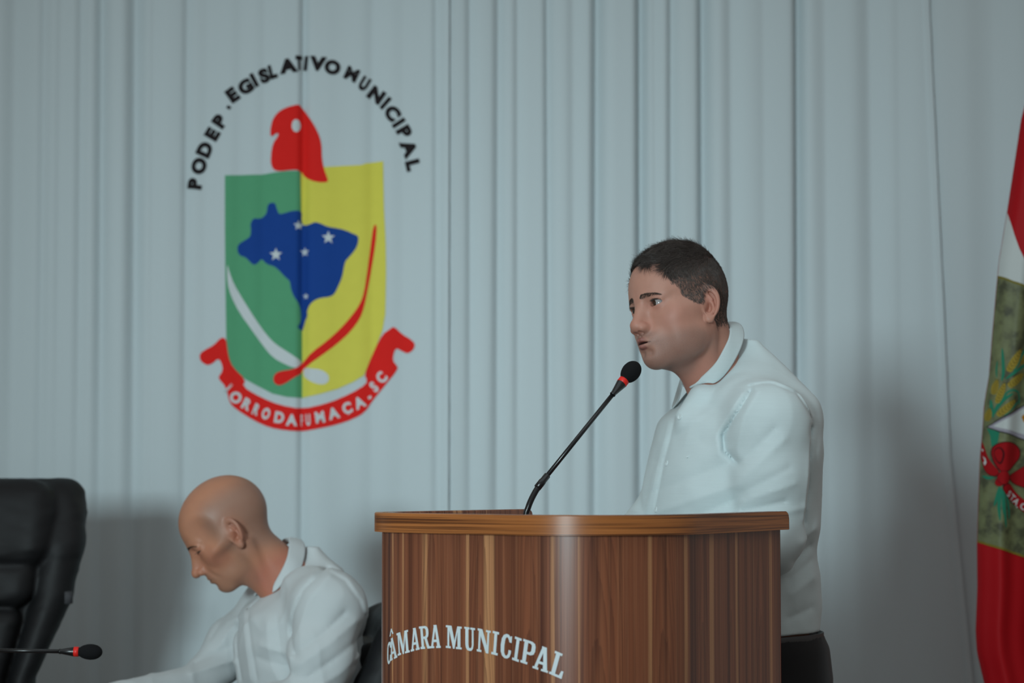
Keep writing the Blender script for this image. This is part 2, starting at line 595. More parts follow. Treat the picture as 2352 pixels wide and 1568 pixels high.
def curtain_panel(x0, x1, off, label, edge=None, hem=True):
    zs = np.linspace(.02, 3.08, 70)
    n = int((max(x1, x0 + .1) - x0) / .004)
    S = np.linspace(0, 1, n)
    P = np.zeros((len(zs), n, 3))
    for i, z in enumerate(zs):
        xe = x1 if edge is None else edge(z)
        x = x0 + (xe - x0) * S
        y = curtain_y(x, z) + off
        if hem: y = y - .004 * sstep(.022, .012, xe - x)          # stitched border stands a little proud
        y = y + .0015 * np.sin(z * 95 + 3 * np.sin(z * 11)) * sstep(.03, .004, xe - x)
        P[i] = np.stack([x, y, np.full(n, z)], -1)
    V, Q, _ = grid_np(P)
    o = link('curtain', mesh_np('curtain', V, Q), M_CURTAIN)
    solidify(o, .0016, -1)
    return tag(o, label, 'curtain', 'white curtains along the back wall')


cur_a = curtain_panel((-330 - 1176) * KX, (1031 - 1176) * KX, -.006, 'white curtain printed with the shield emblem and arched lettering')
cur_b = curtain_panel((1018 - 1176) * KX, 2145 * KX, 0.0, 'plain white pleated curtain behind the standing speaker',
                      edge=lambda z: (np.interp(z, [.4, .69, 1.3, 2.54, 3.1], [2252, 2228, 2182, 2146, 2143]) - 1176) * KX)
cur_c = curtain_panel((2105 - 1176) * KX, (2640 - 1176) * KX, .010, 'flat white curtain hanging behind the red and green flag', hem=False)
M_ROD = plain('white_metal_rod', (.6, .6, .6, 1), .35)
rod = empty('curtain_rod', (0, 5.93, 3.10), 'white curtain rod along the top of the back wall', 'curtain rod')
v_, q_, t_ = tube_np([(-2.2, 5.93, 3.10), (2.2, 5.93, 3.10)], .014, 14); link('pole', mesh_np('pole', v_, q_, t_), M_ROD, rod)
for x in (-1.9, 0, 1.9):
    v_, q_, _ = box_np((x - .012, 5.93, 3.085), (x + .012, 6.10, 3.115)); link('bracket', mesh_np('bracket', v_, q_), M_ROD, rod, smooth=False)


# ------------------------------------------------------------------ flat prints that follow a hanging cloth
from mathutils.geometry import tessellate_polygon


def chaikin(p, it=2):
    p = np.asarray(p, float)
    for _ in range(it):
        q = np.roll(p, -1, 0)
        p = np.stack([.75 * p + .25 * q, .25 * p + .75 * q], 1).reshape(-1, 2)
    return p


def poly_bm(polys):
    bm = bmesh.new()
    vs = [Vector((a, b, 0)) for P in polys for a, b in P]
    tr = tessellate_polygon([[Vector((a, b, 0)) for a, b in P] for P in polys])
    bv = [bm.verts.new(v) for v in vs]
    for t in tr:
        try: bm.faces.new([bv[i] for i in t])
        except ValueError: pass
    return bm


def slice_bm(bm, step_x, step_y):
    for ax, st in ((0, step_x), (1, step_y)):
        if not st: continue
        c = [v.co[ax] for v in bm.verts]
        lo, hi = min(c), max(c)
        k = math.ceil(lo / st)
        no = (1, 0, 0) if ax == 0 else (0, 1, 0)
        while k * st < hi:
            co = (k * st, 0, 0) if ax == 0 else (0, k * st, 0)
            bmesh.ops.bisect_plane(bm, geom=bm.verts[:] + bm.edges[:] + bm.faces[:], plane_co=co, plane_no=no, dist=1e-6)
            k += 1


def print_on(name, bm, surf, off, mat, parent, step=.006, stepz=.08):
    """bm holds (x, z) in its x, y; surf(x, z) gives the cloth's y; off lifts the ink off the cloth"""
    slice_bm(bm, step, stepz)
    co = np.array([v.co[:] for v in bm.verts])
    y = surf(co[:, 0], co[:, 1]) - off
    for v, yy, c in zip(bm.verts, y, co): v.co = (c[0], yy, c[1])
    bmesh.ops.recalc_face_normals(bm, faces=bm.faces[:])
    if bm.faces and sum(f.normal.y for f in bm.faces) > 0: bmesh.ops.reverse_faces(bm, faces=bm.faces[:])
    me = bpy.data.meshes.new(name); bm.to_mesh(me); bm.free()
    return link(name, me, mat, parent)


def px_poly(pts, Y, smooth=0):
    p = np.array([at(a, b, Y)[[0, 2]] for a, b in pts])
    return chaikin(p, smooth) if smooth else p


_glyphs = {}


def glyph_bm(ch, bold=.02):
    """default typeface letter, normalised to height 1, centred on its box"""
    cu = bpy.data.curves.new('glyph', 'FONT'); cu.body = ch; cu.offset = bold; cu.fill_mode = 'FRONT'; cu.resolution_u = 4
    ob = bpy.data.objects.new('glyph', cu)
    COL.objects.link(ob)
    dg = bpy.context.evaluated_depsgraph_get()
    me = bpy.data.meshes.new_from_object(ob.evaluated_get(dg))
    bm = bmesh.new(); bm.from_mesh(me)
    bpy.data.objects.remove(ob); bpy.data.curves.remove(cu); bpy.data.meshes.remove(me)
    return bm


def letter(ch, cx, cy, rot, h, Y, surf, off, mat, parent, sx=1.0, bold=.03, step=.006):
    """cx, cy, h in frame pixels on the plane y = Y"""
    bm = glyph_bm(ch, bold)
    co = np.array([v.co[:2] for v in bm.verts]); lo, hi = co.min(0), co.max(0)
    k = h * Y / FPX
    c = at(cx, cy, Y); cr, sr = math.cos(math.radians(rot)), math.sin(math.radians(rot))
    full = .74 if ch not in 'Ç' else .74
    for v in bm.verts:
        a = (v.co.x - (lo[0] + hi[0]) / 2) / full * k * sx
        b = (v.co.y - full / 2 + .006) / full * k
        v.co = (c[0] + a * cr - b * sr, c[2] + a * sr + b * cr, 0)
    return print_on('letter', bm, surf, off, mat, parent, step, 0)


def ink(name, col, rough=.8): return plain(name, col, rough, .15, .04, 30)


INK_G = ink('print_green', srgb(88, 158, 118)); INK_Y = ink('print_yellow', srgb(216, 208, 86)); INK_R = ink('print_red', srgb(222, 36, 32))
INK_B = ink('print_blue', srgb(24, 66, 142)); INK_K = ink('print_black', srgb(34, 28, 30)); INK_W = ink('print_white', (.59, .635, .65, 1))
c6 = lambda L: [(420 + a / 2.7034, 440 + b / 2.7034) for a, b in L]
c5 = lambda L: [(400 + a / 3.825, 90 + b / 3.825) for a, b in L]
surf_a = lambda x, z: curtain_y(x, z) - .006 - .0014


def emblem(name, pts, mat, lift, smooth=0, holes=(), parent=None, label=None):
    polys = [px_poly(pts, YC, smooth)] + [px_poly(h, YC, 1) for h in holes]
    o = print_on(name, poly_bm(polys), surf_a, lift, mat, parent or cur_a)
    if label: o['label'] = label
    return o


emblem('shield_half', [(517, 403), (560, 402), (600, 401), (628, 397), (660, 394), (690, 393), (692, 500), (693.5, 700), (693.7, 913.5), (660, 911.6), (627, 904), (597.5, 889), (564, 871), (545, 857), (533, 841), (525, 821), (521, 790), (520, 773), (518, 640), (517, 520)], INK_G, .0004, label='green half of the shield')
emblem('shield_half', [(690, 393), (747, 384), (790, 381), (829, 379), (844, 374), (880, 370), (882, 477), (886, 560), (887, 625), (885, 721), (878.7, 758), (864, 795), (849, 828), (836, 862), (812, 876.5), (775, 893), (734, 905), (693.7, 913.5), (693.5, 700), (692, 500)], INK_Y, .0004, label='yellow half of the shield')
emblem('cap', c5([(1090, 578), (1000, 600), (920, 640), (870, 700), (850, 770), (845, 840), (860, 860), (890, 835), (920, 825), (915, 860), (880, 900), (860, 960), (850, 1050), (855, 1110), (880, 1155), (940, 1165), (1010, 1155), (1090, 1150), (1120, 1175), (1160, 1220), (1220, 1250), (1290, 1262), (1355, 1258), (1350, 1225), (1320, 1150), (1300, 1060), (1298, 950), (1285, 870), (1240, 770), (1180, 680), (1110, 585)]), INK_R, .0009, 2, label='red cap printed above the shield')
emblem('cap_hole', [(681 + 10 * math.cos(a), 290 + 14.5 * math.sin(a)) for a in np.linspace(0, 6.283, 22)[:-1]], INK_W, .0013)
mp = emblem('map', c6([(525, 95), (535, 73), (575, 70), (585, 110), (600, 145), (640, 135), (680, 122), (742, 120), (735, 180), (750, 210), (790, 205), (820, 190), (860, 200), (900, 220), (960, 228), (1010, 240), (1050, 258), (1090, 275), (1090, 310), (1080, 345), (1060, 375), (1030, 410), (1010, 430), (1000, 470), (990, 530), (965, 590), (940, 640), (910, 655), (860, 660), (820, 675), (790, 700), (770, 740), (775, 770), (755, 810), (745, 865), (725, 855), (712, 840), (730, 815), (735, 760), (725, 700), (690, 650), (672, 600), (668, 555), (640, 535), (600, 490), (570, 465), (520, 450), (490, 415), (470, 440), (445, 458), (420, 440), (395, 410), (350, 395), (337, 360), (345, 325), (390, 300), (420, 280), (425, 240), (420, 200), (440, 165), (480, 170), (510, 150), (523, 125)]), INK_B, .0009, 1, label='blue map printed on the shield')
for a, b, r in ((720, 212, 32), (905, 287, 42), (580, 393, 42), (757, 375, 30), (763, 650, 21)):
    pts = [(a + (r if k % 2 == 0 else r * .42) * math.sin(k * math.pi / 5), b - (r if k % 2 == 0 else r * .42) * math.cos(k * math.pi / 5)) for k in range(10)]
    emblem('star', c6(pts), INK_W, .0014, parent=mp)
emblem('sash', c6([(275, 440), (290, 500), (320, 580), (380, 680), (450, 790), (520, 890), (580, 950), (660, 1000), (742, 1055), (720, 1085), (700, 1097), (640, 1075), (560, 1030), (500, 960), (430, 860), (350, 750), (300, 650), (278, 570)]), INK_W, .0009, 1, label='white sash across the green half')
emblem('sash', c6([(750, 1092), (800, 1098), (860, 1105), (900, 1130), (912, 1160), (897, 1190), (860, 1200), (800, 1182), (752, 1150), (742, 1120)]), INK_W, .0009, 2)
emblem('brush_stroke', c6([(1183, 205), (1205, 205), (1195, 330), (1170, 480), (1145, 620), (1125, 720), (1100, 790), (1040, 870), (960, 945), (860, 1020), (780, 1075), (740, 1110), (735, 1130), (690, 1155), (640, 1190), (600, 1205), (570, 1190), (563, 1160), (575, 1130), (610, 1115), (680, 1105), (715, 1090), (745, 1060), (800, 1000), (900, 925), (980, 850), (1050, 770), (1100, 700), (1125, 630), (1145, 500), (1165, 340)]), INK_R, .0014, 1, label='red stroke across the yellow half')
rib = emblem('ribbon', c6([(240, 903), (190, 955), (130, 985), (103, 1010), (108, 1050), (145, 1077), (180, 1070), (220, 1035), (240, 1060), (250, 1110), (225, 1145), (222, 1160), (270, 1215), (290, 1310), (330, 1350), (440, 1420), (540, 1465), (640, 1482), (740, 1488), (850, 1470), (960, 1445), (1060, 1410), (1130, 1370), (1175, 1300), (1250, 1210), (1335, 1105), (1330, 1080), (1303, 1050), (1310, 1000), (1325, 970), (1360, 990), (1395, 1007), (1430, 985), (1444, 950), (1420, 920), (1360, 885), (1310, 835), (1285, 855), (1240, 885), (1200, 960), (1160, 1050), (1128, 1140), (1143, 1165), (1138, 1195), (1050, 1250), (900, 1315), (740, 1350), (600, 1325), (480, 1275), (370, 1210), (390, 1167), (310, 1090), (285, 1030), (272, 940), (268, 915)]), INK_R, .0006, 1, label='red ribbon below the shield')
for ch, a, b, r, sx in (('P', 178, 1268, 83, 1), ('O', 214, 1112, 72, 1), ('D', 266, 966, 66, 1), ('E', 332, 832, 60, 1), ('P', 398, 718, 55, 1), ('-', 462, 590, 60, .45), ('E', 512, 488, 36, 1), ('G', 626, 416, 32, 1), ('I', 702, 358, 28, .9),
                        ('S', 790, 318, 21, 1), ('L', 866, 284, 15, .75), ('A', 1004, 237, 9, 1.1), ('T', 1098, 208, 3, .45), ('I', 1156, 206, -6, .8), ('V', 1264, 215, -6, 1.1), ('O', 1393, 246, -13, .95), ('M', 1562, 305, -24, .95), ('U', 1672, 388, -30, .62),
                        ('N', 1778, 486, -36, 1.05), ('I', 1860, 560, -42, .9), ('C', 1920, 650, -50, 1), ('I', 1976, 735, -56, .9), ('P', 2026, 816, -60, 1), ('A', 2066, 960, -67, 1.1), ('L', 2102, 1108, -76, 1)):
    x, y = c5([(a, b)])[0]
    letter(ch, x, y, r, 30.5, YC, surf_a, .0010, INK_K, cur_a, sx * 1.08, .045 if ch == 'M' else .07, .005)
for ch, a, b, r, sx in (('M', 284, 1220, -42, .22), ('O', 330, 1276, -30, 1), ('R', 400, 1318, -26, .95), ('R', 458, 1350, -22, .65), ('O', 518, 1376, -18, .7), ('D', 602, 1400, -9, .95), ('A', 678, 1416, -3, 1), ('F', 738, 1418, 2, .35), ('U', 778, 1414, 5, .5),
                        ('M', 852, 1398, 9, .9), ('A', 936, 1374, 15, 1), ('Ç', 1020, 1342, 20, .95), ('A', 1096, 1308, 25, 1), ('-', 1153, 1266, 34, .7), ('S', 1185, 1210, 42, .8), ('C', 1232, 1152, 48, .9)):
    x, y = c6([(a, b)])[0]
    letter(ch, x, y, r, 25.0, YC, surf_a, .0012, INK_W, rib, sx * .95, .05, .005)

# ------------------------------------------------------------------ lectern
LZ = 1.190
C1, R1 = np.array([.1233, 3.550]), .200
C2, R2 = np.array([-.0990, 3.640]), .130
ER = np.array([.4760, 3.750]); EF = np.array([.0200, 4.000])


def _arc(C, R, t0, t1, n):
    t = np.radians(np.linspace(t0, t1, n))
    return [C + R * np.array([math.sin(k), -math.cos(k)]) for k in t]


def _tan(C, R, E, sgn):
    v = E - C; d = np.linalg.norm(v)
    th = math.degrees(math.atan2(v[0], -v[1]))
    return th - sgn * math.degrees(math.acos(R / d))


_dv = C2 - C1; _dd = np.linalg.norm(_dv)
_th1 = _tan(C1, R1, ER, 1)
_tf = math.degrees(math.atan2(_dv[0], -_dv[1])) ; _tm = _tf + math.degrees(math.acos((R1 - R2) / _dd))
_th2 = _tan(C2, R2, EF, -1)
while _tm > 0: _tm -= 360
while _th2 > _tm: _th2 -= 360
_raw = [ER] + _arc(C1, R1, _th1, _tm, 70) + _arc(C2, R2, _tm, _th2, 60) + [EF]
_raw = np.array(_raw)
_s = np.concatenate([[0], np.cumsum(np.linalg.norm(np.diff(_raw, axis=0), axis=1))])
L_TOT = _s[-1]
_ss = np.linspace(0, L_TOT, 420)
_path = np.stack([np.interp(_ss, _s, _raw[:, 0]), np.interp(_ss, _s, _raw[:, 1])], 1)
_tg = np.gradient(_path, axis=0); _tg /= np.linalg.norm(_tg, axis=1)[:, None]
_k = np.hanning(9); _k /= _k.sum()
_tg = np.stack([np.convolve(np.pad(_tg[:, i], 4, 'edge'), _k, 'valid') for i in (0, 1)], 1)
_nm = np.stack([_tg[:, 1], -_tg[:, 0]], 1)
if (_nm[200] @ (C1 - _path[200])) > 0: _nm = -_nm


def lpos(s, z, off):
    """a point at arc length s, height z, off metres inside the rim's outer face"""
    s = np.asarray(s, float)
    p = np.stack([np.interp(s, _ss, _path[:, 0]), np.interp(s, _ss, _path[:, 1])], -1)
    n = np.stack([np.interp(s, _ss, _nm[:, 0]), np.interp(s, _ss, _nm[:, 1])], -1)
    p = p - n * np.asarray(off)[..., None] if np.ndim(off) else p - n * off
    return np.concatenate([p, np.broadcast_to(np.asarray(z, float), s.shape)[..., None]], -1)


def set_uv(me, fn):
    uv = me.uv_layers.new(name='UVMap')
    vi = np.zeros(len(me.loops), np.int32); me.loops.foreach_get('vertex_index', vi)
    uv.data.foreach_set('uv', np.asarray(fn, np.float32)[vi].ravel())


def shell(name, s0, s1, o0, o1, zlo, ztop, r, mat, parent, n=300):
    """curved board between two offsets, its top corners rounded by r at both ends"""
    s = np.linspace(s0, s1, n)
    s = np.unique(np.concatenate([s, s0 + np.linspace(0, 2 * r, 12), s1 - np.linspace(0, 2 * r, 12)]))
    e = np.minimum(s - s0, s1 - s)
    zt = ztop - np.where(e < r, r - np.sqrt(np.maximum(r * r - (r - e) ** 2, 0)), 0)
    nz = 14; b = .0015
    rows, uv = [], []
    def row(z, o, u=None): rows.append(lpos(s, z, np.full(len(s), o))); uv.append(np.stack([s, np.broadcast_to(z, s.shape)], 1))
    hs = [k / (nz - 1) for k in range(nz - 1)] + [1 - .004, 1 - .0008, 1]
    for k in hs: row(zlo + (zt - b - zlo) * k, o0)
    row(zt, o0 + b); row(zt, o1 - b)
    for k in hs[::-1]: row(zlo + (zt - b - zlo) * k, o1)
    row(np.full(len(s), zlo), o0)
    P = np.stack(rows, 0); V, Q, _ = grid_np(P)
    m, nn = P.shape[:2]
    caps = []
    for j in (0, nn - 1):
        f = [i * nn + j for i in range(m - 1)]
        caps += [(f[i], f[i + 1], f[m - 3 - i], f[m - 2 - i]) for i in range((m - 1) // 2 - 0) if i + 1 < m - 3 - i + 1]
    Q = np.concatenate([Q, np.array(caps)])
    me = mesh_np(name, V, Q)
    set_uv(me, np.concatenate(uv))
    bm = bmesh.new(); bm.from_mesh(me); bmesh.ops.recalc_face_normals(bm, faces=bm.faces[:]); bm.to_mesh(me); bm.free()
    o = link(name, me, mat, parent)
    return o


def wood(name, vertical=True):
    t = NT(name)
    uv = t.uv()
    if vertical:
        wob = t.noise(1, 3, .5, t.mapping(uv, (3.5, .55, 1)))
        sx = t.n('ShaderNodeSeparateXYZ'); t.l(uv, sx.inputs[0])
        # veneer leaves: broad stripes of different tone, with straight fine grain and cathedral figures
        stripe = t.noise(1, 2, .55, t.mapping(uv, (30, .05, 1)), .25)
        fine = t.noise(1, 4, .65, t.mapping(uv, (260, 1.6, 1)), .4)
        mid = t.noise(1, 3, .6, t.mapping(uv, (90, .9, 1), (3, 1, 0)), .6)
        cx = t.math('ADD', t.math('MULTIPLY', sx.outputs[0], 9.0), t.math('MULTIPLY', wob.outputs[0], 1.3))
        saw = t.math('ABSOLUTE', t.math('SUBTRACT', t.math('FRACT', cx), .5))
        par = t.math('ADD', t.math('MULTIPLY', t.math('MULTIPLY', saw, saw), 46.0), t.math('MULTIPLY', sx.outputs[1], 6.5))
        ring = t.math('FRACT', t.math('ADD', par, t.math('MULTIPLY', mid.outputs[0], .8)))
        ring = t.math('POWER', ring, 2.2)
        base = t.ramp(stripe.outputs[0], [(.34, srgb(86, 46, 32)), (.44, srgb(124, 72, 48)), (.53, srgb(136, 80, 54)), (.585, srgb(122, 70, 48)), (.615, srgb(188, 132, 90)), (.67, srgb(192, 138, 96))])
        c = t.mix(base, srgb(74, 40, 30), t.math('MULTIPLY', ring, .50))
        ln = t.ramp(mid.outputs[0], [(.50, (0, 0, 0, 1)), (.64, (1, 1, 1, 1))])
        c = t.mix(c, srgb(66, 34, 26), t.math('MULTIPLY', ln, .55))
        c = t.mix(c, srgb(176, 118, 84), t.math('MULTIPLY', t.ramp(fine.outputs[0], [(.50, (0, 0, 0, 1)), (.72, (1, 1, 1, 1))]), .38))
        t.set(Roughness=.26)
        t.b.inputs['Specular IOR Level'].default_value = .38
    else:
        n1 = t.noise(1, 3, .6, t.mapping(uv, (1.6, 210, 1)), .35)
        n2 = t.noise(1, 4, .6, t.mapping(uv, (5, 620, 1)), .3)
        c = t.ramp(n1.outputs[0], [(.36, srgb(92, 50, 22)), (.46, srgb(158, 94, 46)), (.60, srgb(178, 110, 58)), (.70, srgb(128, 74, 34))])
        c = t.mix(c, srgb(70, 36, 16), t.math('MULTIPLY', t.ramp(n2.outputs[0], [(.48, (0, 0, 0, 1)), (.66, (1, 1, 1, 1))]), .5))
        t.set(Roughness=.28)
        t.b.inputs['Specular IOR Level'].default_value = .4
    t.l(c, t.b.inputs['Base Color'])
    return t.m


M_VENEER = wood('walnut_veneer'); M_RIM = wood('rim_edge_wood', False)
lectern = empty('lectern', (.12, 3.70, 0), 'curved walnut veneer lectern with white lettering on its front', 'lectern')
body = shell('body_panel', .010, L_TOT - .010, .0125, .0305, .03, LZ, .010, M_VENEER, lectern)
shell('rim_band', 0, L_TOT, 0, .0125, LZ - .0315, LZ, .012, M_RIM, lectern)


def plate(name, off, z0, z1, mat, parent):
    s = np.linspace(.02, L_TOT - .02, 120)
    p = lpos(s, 0, np.full(120, off))[:, :2]
    bm = bmesh.new()
    lo = [bm.verts.new((a, b, z0)) for a, b in p]; hi = [bm.verts.new((a, b, z1)) for a, b in p]
    bm.faces.new(hi); bm.faces.new(lo[::-1])
    for i in range(len(p)): j = (i + 1) % len(p); bm.faces.new((lo[i], lo[j], hi[j], hi[i]))
    bmesh.ops.recalc_face_normals(bm, faces=bm.faces[:])
    me = bpy.data.meshes.new(name); bm.to_mesh(me); bm.free()
    uv = np.zeros((len(me.vertices), 2)); c = np.zeros(len(me.vertices) * 3); me.vertices.foreach_get('co', c); uv = c.reshape(-1, 3)[:, :2]
    set_uv(me, uv)
    return link(name, me, mat, parent, smooth=False)


plate('shelf', .0310, 1.040, 1.058, M_VENEER, lectern)
plate('base_plate', .004, 0.0, .030, M_RIM, lectern)


def lectern_sz(px, py, off=.0125):
    """arc length and height of the body surface seen at a place of the frame (front and near side)"""
    s = np.linspace(.02, L_TOT * .66, 900)
    P = lpos(s, 1.0, np.full(900, off))
    u = (px - 1176) / FPX
    g = P[:, 0] / P[:, 1]
    # the outermost solution nearest the lens
    idx = np.where(np.diff(np.sign(g * 1.0 - u * 1.0)))[0]
    i = idx[np.argmin(P[idx, 1])] if len(idx) else np.argmin(g)
    r = ray(px, py)
    return s[i], CAMZ + r[2] * (P[i, 1] / r[1])


SLAB = {
    'I': [[(0, 0), (1, 0), (1, .1), (.72, .1), (.72, .9), (1, .9), (1, 1), (0, 1), (0, .9), (.28, .9), (.28, .1), (0, .1)]],
    'L': [[(0, 0), (1, 0), (1, .32), (.84, .32), (.74, .1), (.44, .1), (.44, .9), (.6, .9), (.6, 1), (0, 1), (0, .9), (.13, .9), (.13, .1), (0, .1)]],
    'P': [[(0, 0), (.55, 0), (.55, .1), (.41, .1), (.41, .42), (.72, .42), (.92, .49), (1, .62), (1, .82), (.92, .94), (.72, 1), (0, 1), (0, .9), (.12, .9), (.12, .1), (0, .1)], [(.41, .53), (.60, .53), (.71, .60), (.71, .84), (.60, .90), (.41, .90)]],
    'R': [[(0, 0), (.46, 0), (.46, .1), (.38, .1), (.38, .44), (.48, .44), (.70, 0), (1, 0), (1, .1), (.92, .1), (.74, .46), (.90, .54), (.96, .68), (.96, .84), (.86, .95), (.68, 1), (0, 1), (0, .9), (.12, .9), (.12, .1), (0, .1)], [(.38, .54), (.58, .54), (.68, .62), (.68, .84), (.58, .90), (.38, .90)]],
    'A': [[(0, 0), (.38, 0), (.38, .09), (.29, .09), (.335, .26), (.62, .26), (.655, .09), (.56, .09), (.56, 0), (1, 0), (1, .09), (.93, .09), (.64, 1), (.34, 1), (.36, .93), (.10, .09), (0, .09)], [(.365, .37), (.60, .37), (.49, .74)]],
    'M': [[(0, 0), (.31, 0), (.31, .09), (.215, .09), (.215, .78), (.45, 0), (.55, 0), (.735, .74), (.735, .09), (.64, .09), (.64, 0), (1, 0), (1, .09), (.92, .09), (.92, .91), (1, .91), (1, 1), (.72, 1), (.545, .36), (.36, 1), (0, 1), (0, .91), (.10, .91), (.10, .09), (0, .09)]],
    'U': [[(.10, .26), (.15, .10), (.29, .0), (.48, -.025), (.68, .0), (.81, .10), (.86, .26), (.86, .91), (1, .91), (1, 1), (.56, 1), (.56, .91), (.69, .91), (.69, .25), (.65, .14), (.54, .09), (.43, .13), (.38, .25), (.38, .91), (.48, .91), (.48, 1), (0, 1), (0, .91), (.10, .91)]],
    'N': [[(0, 0), (.36, 0), (.36, .09), (.25, .09), (.25, .70), (.70, 0), (.90, 0), (.90, .91), (1, .91), (1, 1), (.64, 1), (.64, .91), (.76, .91), (.76, .33), (.36, 1), (0, 1), (0, .91), (.10, .91), (.10, .09), (0, .09)]],
    'C': [[(.98, .70), (.98, .98), (.88, .98), (.84, .93), (.68, 1.01), (.45, 1.02), (.20, .94), (.05, .78), (0, .5), (.05, .22), (.20, .06), (.45, -.02), (.70, .0), (.90, .09), (1, .26), (1, .38), (.76, .38), (.74, .21), (.63, .11), (.50, .11), (.38, .21), (.34, .5), (.38, .79), (.50, .89), (.62, .87), (.72, .78), (.78, .70)]],
    '^': [[(0, .0), (.42, 1), (.62, 1), (1, .12), (.72, .12), (.50, .62), (.26, .0)]],
}
M_LETTER = plain('white_vinyl_letter', (.66, .74, .77, 1), .5, .4, .02, 50)
lcrop = lambda a, b: (820 + a / 3.5, 1120 + b / 3.5)
for ch, BL, BR, TL in (('C', (238, 1424), (282, 1402), (224, 1252)), ('A', (277, 1393), (333, 1362), (264, 1222)), ('^', (270, 1196), (300, 1176), (268, 1142)), ('M', (336, 1350), (432, 1320), (322, 1170)), ('A', (438, 1316), (511, 1298), (430, 1135)), ('R', (516, 1296), (592, 1290), (502, 1114)),
                       ('A', (592, 1289), (676, 1286), (588, 1103)), ('M', (718, 1285), (846, 1299), (718, 1103)), ('U', (866, 1300), (950, 1313), (864, 1115)), ('N', (962, 1312), (1066, 1334), (970, 1128)), ('I', (1080, 1335), (1131, 1348), (1094, 1148)), ('C', (1146, 1352), (1234, 1380), (1164, 1164)),
                       ('I', (1243, 1380), (1300, 1400), (1268, 1193)), ('P', (1310, 1400), (1412, 1436), (1338, 1212)), ('A', (1406, 1446), (1530, 1488), (1442, 1258)), ('L', (1537, 1492), (1640, 1536), (1588, 1308))):
    a, b, c = [np.array(lectern_sz(*lcrop(*q))) for q in (BL, BR, TL)]
    bm = poly_bm([[tuple(a + (b - a) * u + (c - a) * v) for u, v in P] for P in SLAB[ch]])
    slice_bm(bm, .004, 0)
    co = np.array([v.co[:2] for v in bm.verts])
    W_ = lpos(co[:, 0], co[:, 1], np.full(len(co), .0125 - .0006))
    for v, w in zip(bm.verts, W_): v.co = w
    bmesh.ops.recalc_face_normals(bm, faces=bm.faces[:])
    if sum(f.normal.y for f in bm.faces) > 0: bmesh.ops.reverse_faces(bm, faces=bm.faces[:])
    me = bpy.data.meshes.new('letter'); bm.to_mesh(me); bm.free()
    link('letter', me, M_LETTER, body)


# ------------------------------------------------------------------ microphones
M_FOAM = plain('black_foam', (.010, .010, .011, 1), .95, .15, .5, 1400, .6)
M_MICBLK = plain('black_metal', (.009, .009, .010, 1), .28, .5, .1)
M_MICRED = plain('red_ring', srgb(225, 38, 30), .45, .4, .03)


def lathe(axis0, axis1, prof, n=28):
    """prof: (t along the axis 0..1, radius)"""
    a, b = np.array(axis0, float), np.array(axis1, float)
    P = np.array([a + (b - a) * t for t, _ in prof]); d = (b - a) / np.linalg.norm(b - a)
    u = np.cross(d, [0, 0, 1.]); u = u / np.linalg.norm(u); w = np.cross(d, u)
    k = np.linspace(0, 2 * np.pi, n, endpoint=False)
    V = np.concatenate([p + r * (np.cos(k)[:, None] * u + np.sin(k)[:, None] * w) for p, (_, r) in zip(P, prof)])
    Q = np.array([(i * n + j, i * n + (j + 1) % n, (i + 1) * n + (j + 1) % n, (i + 1) * n + j) for i in range(len(prof) - 1) for j in range(n)])
    return V, Q, None


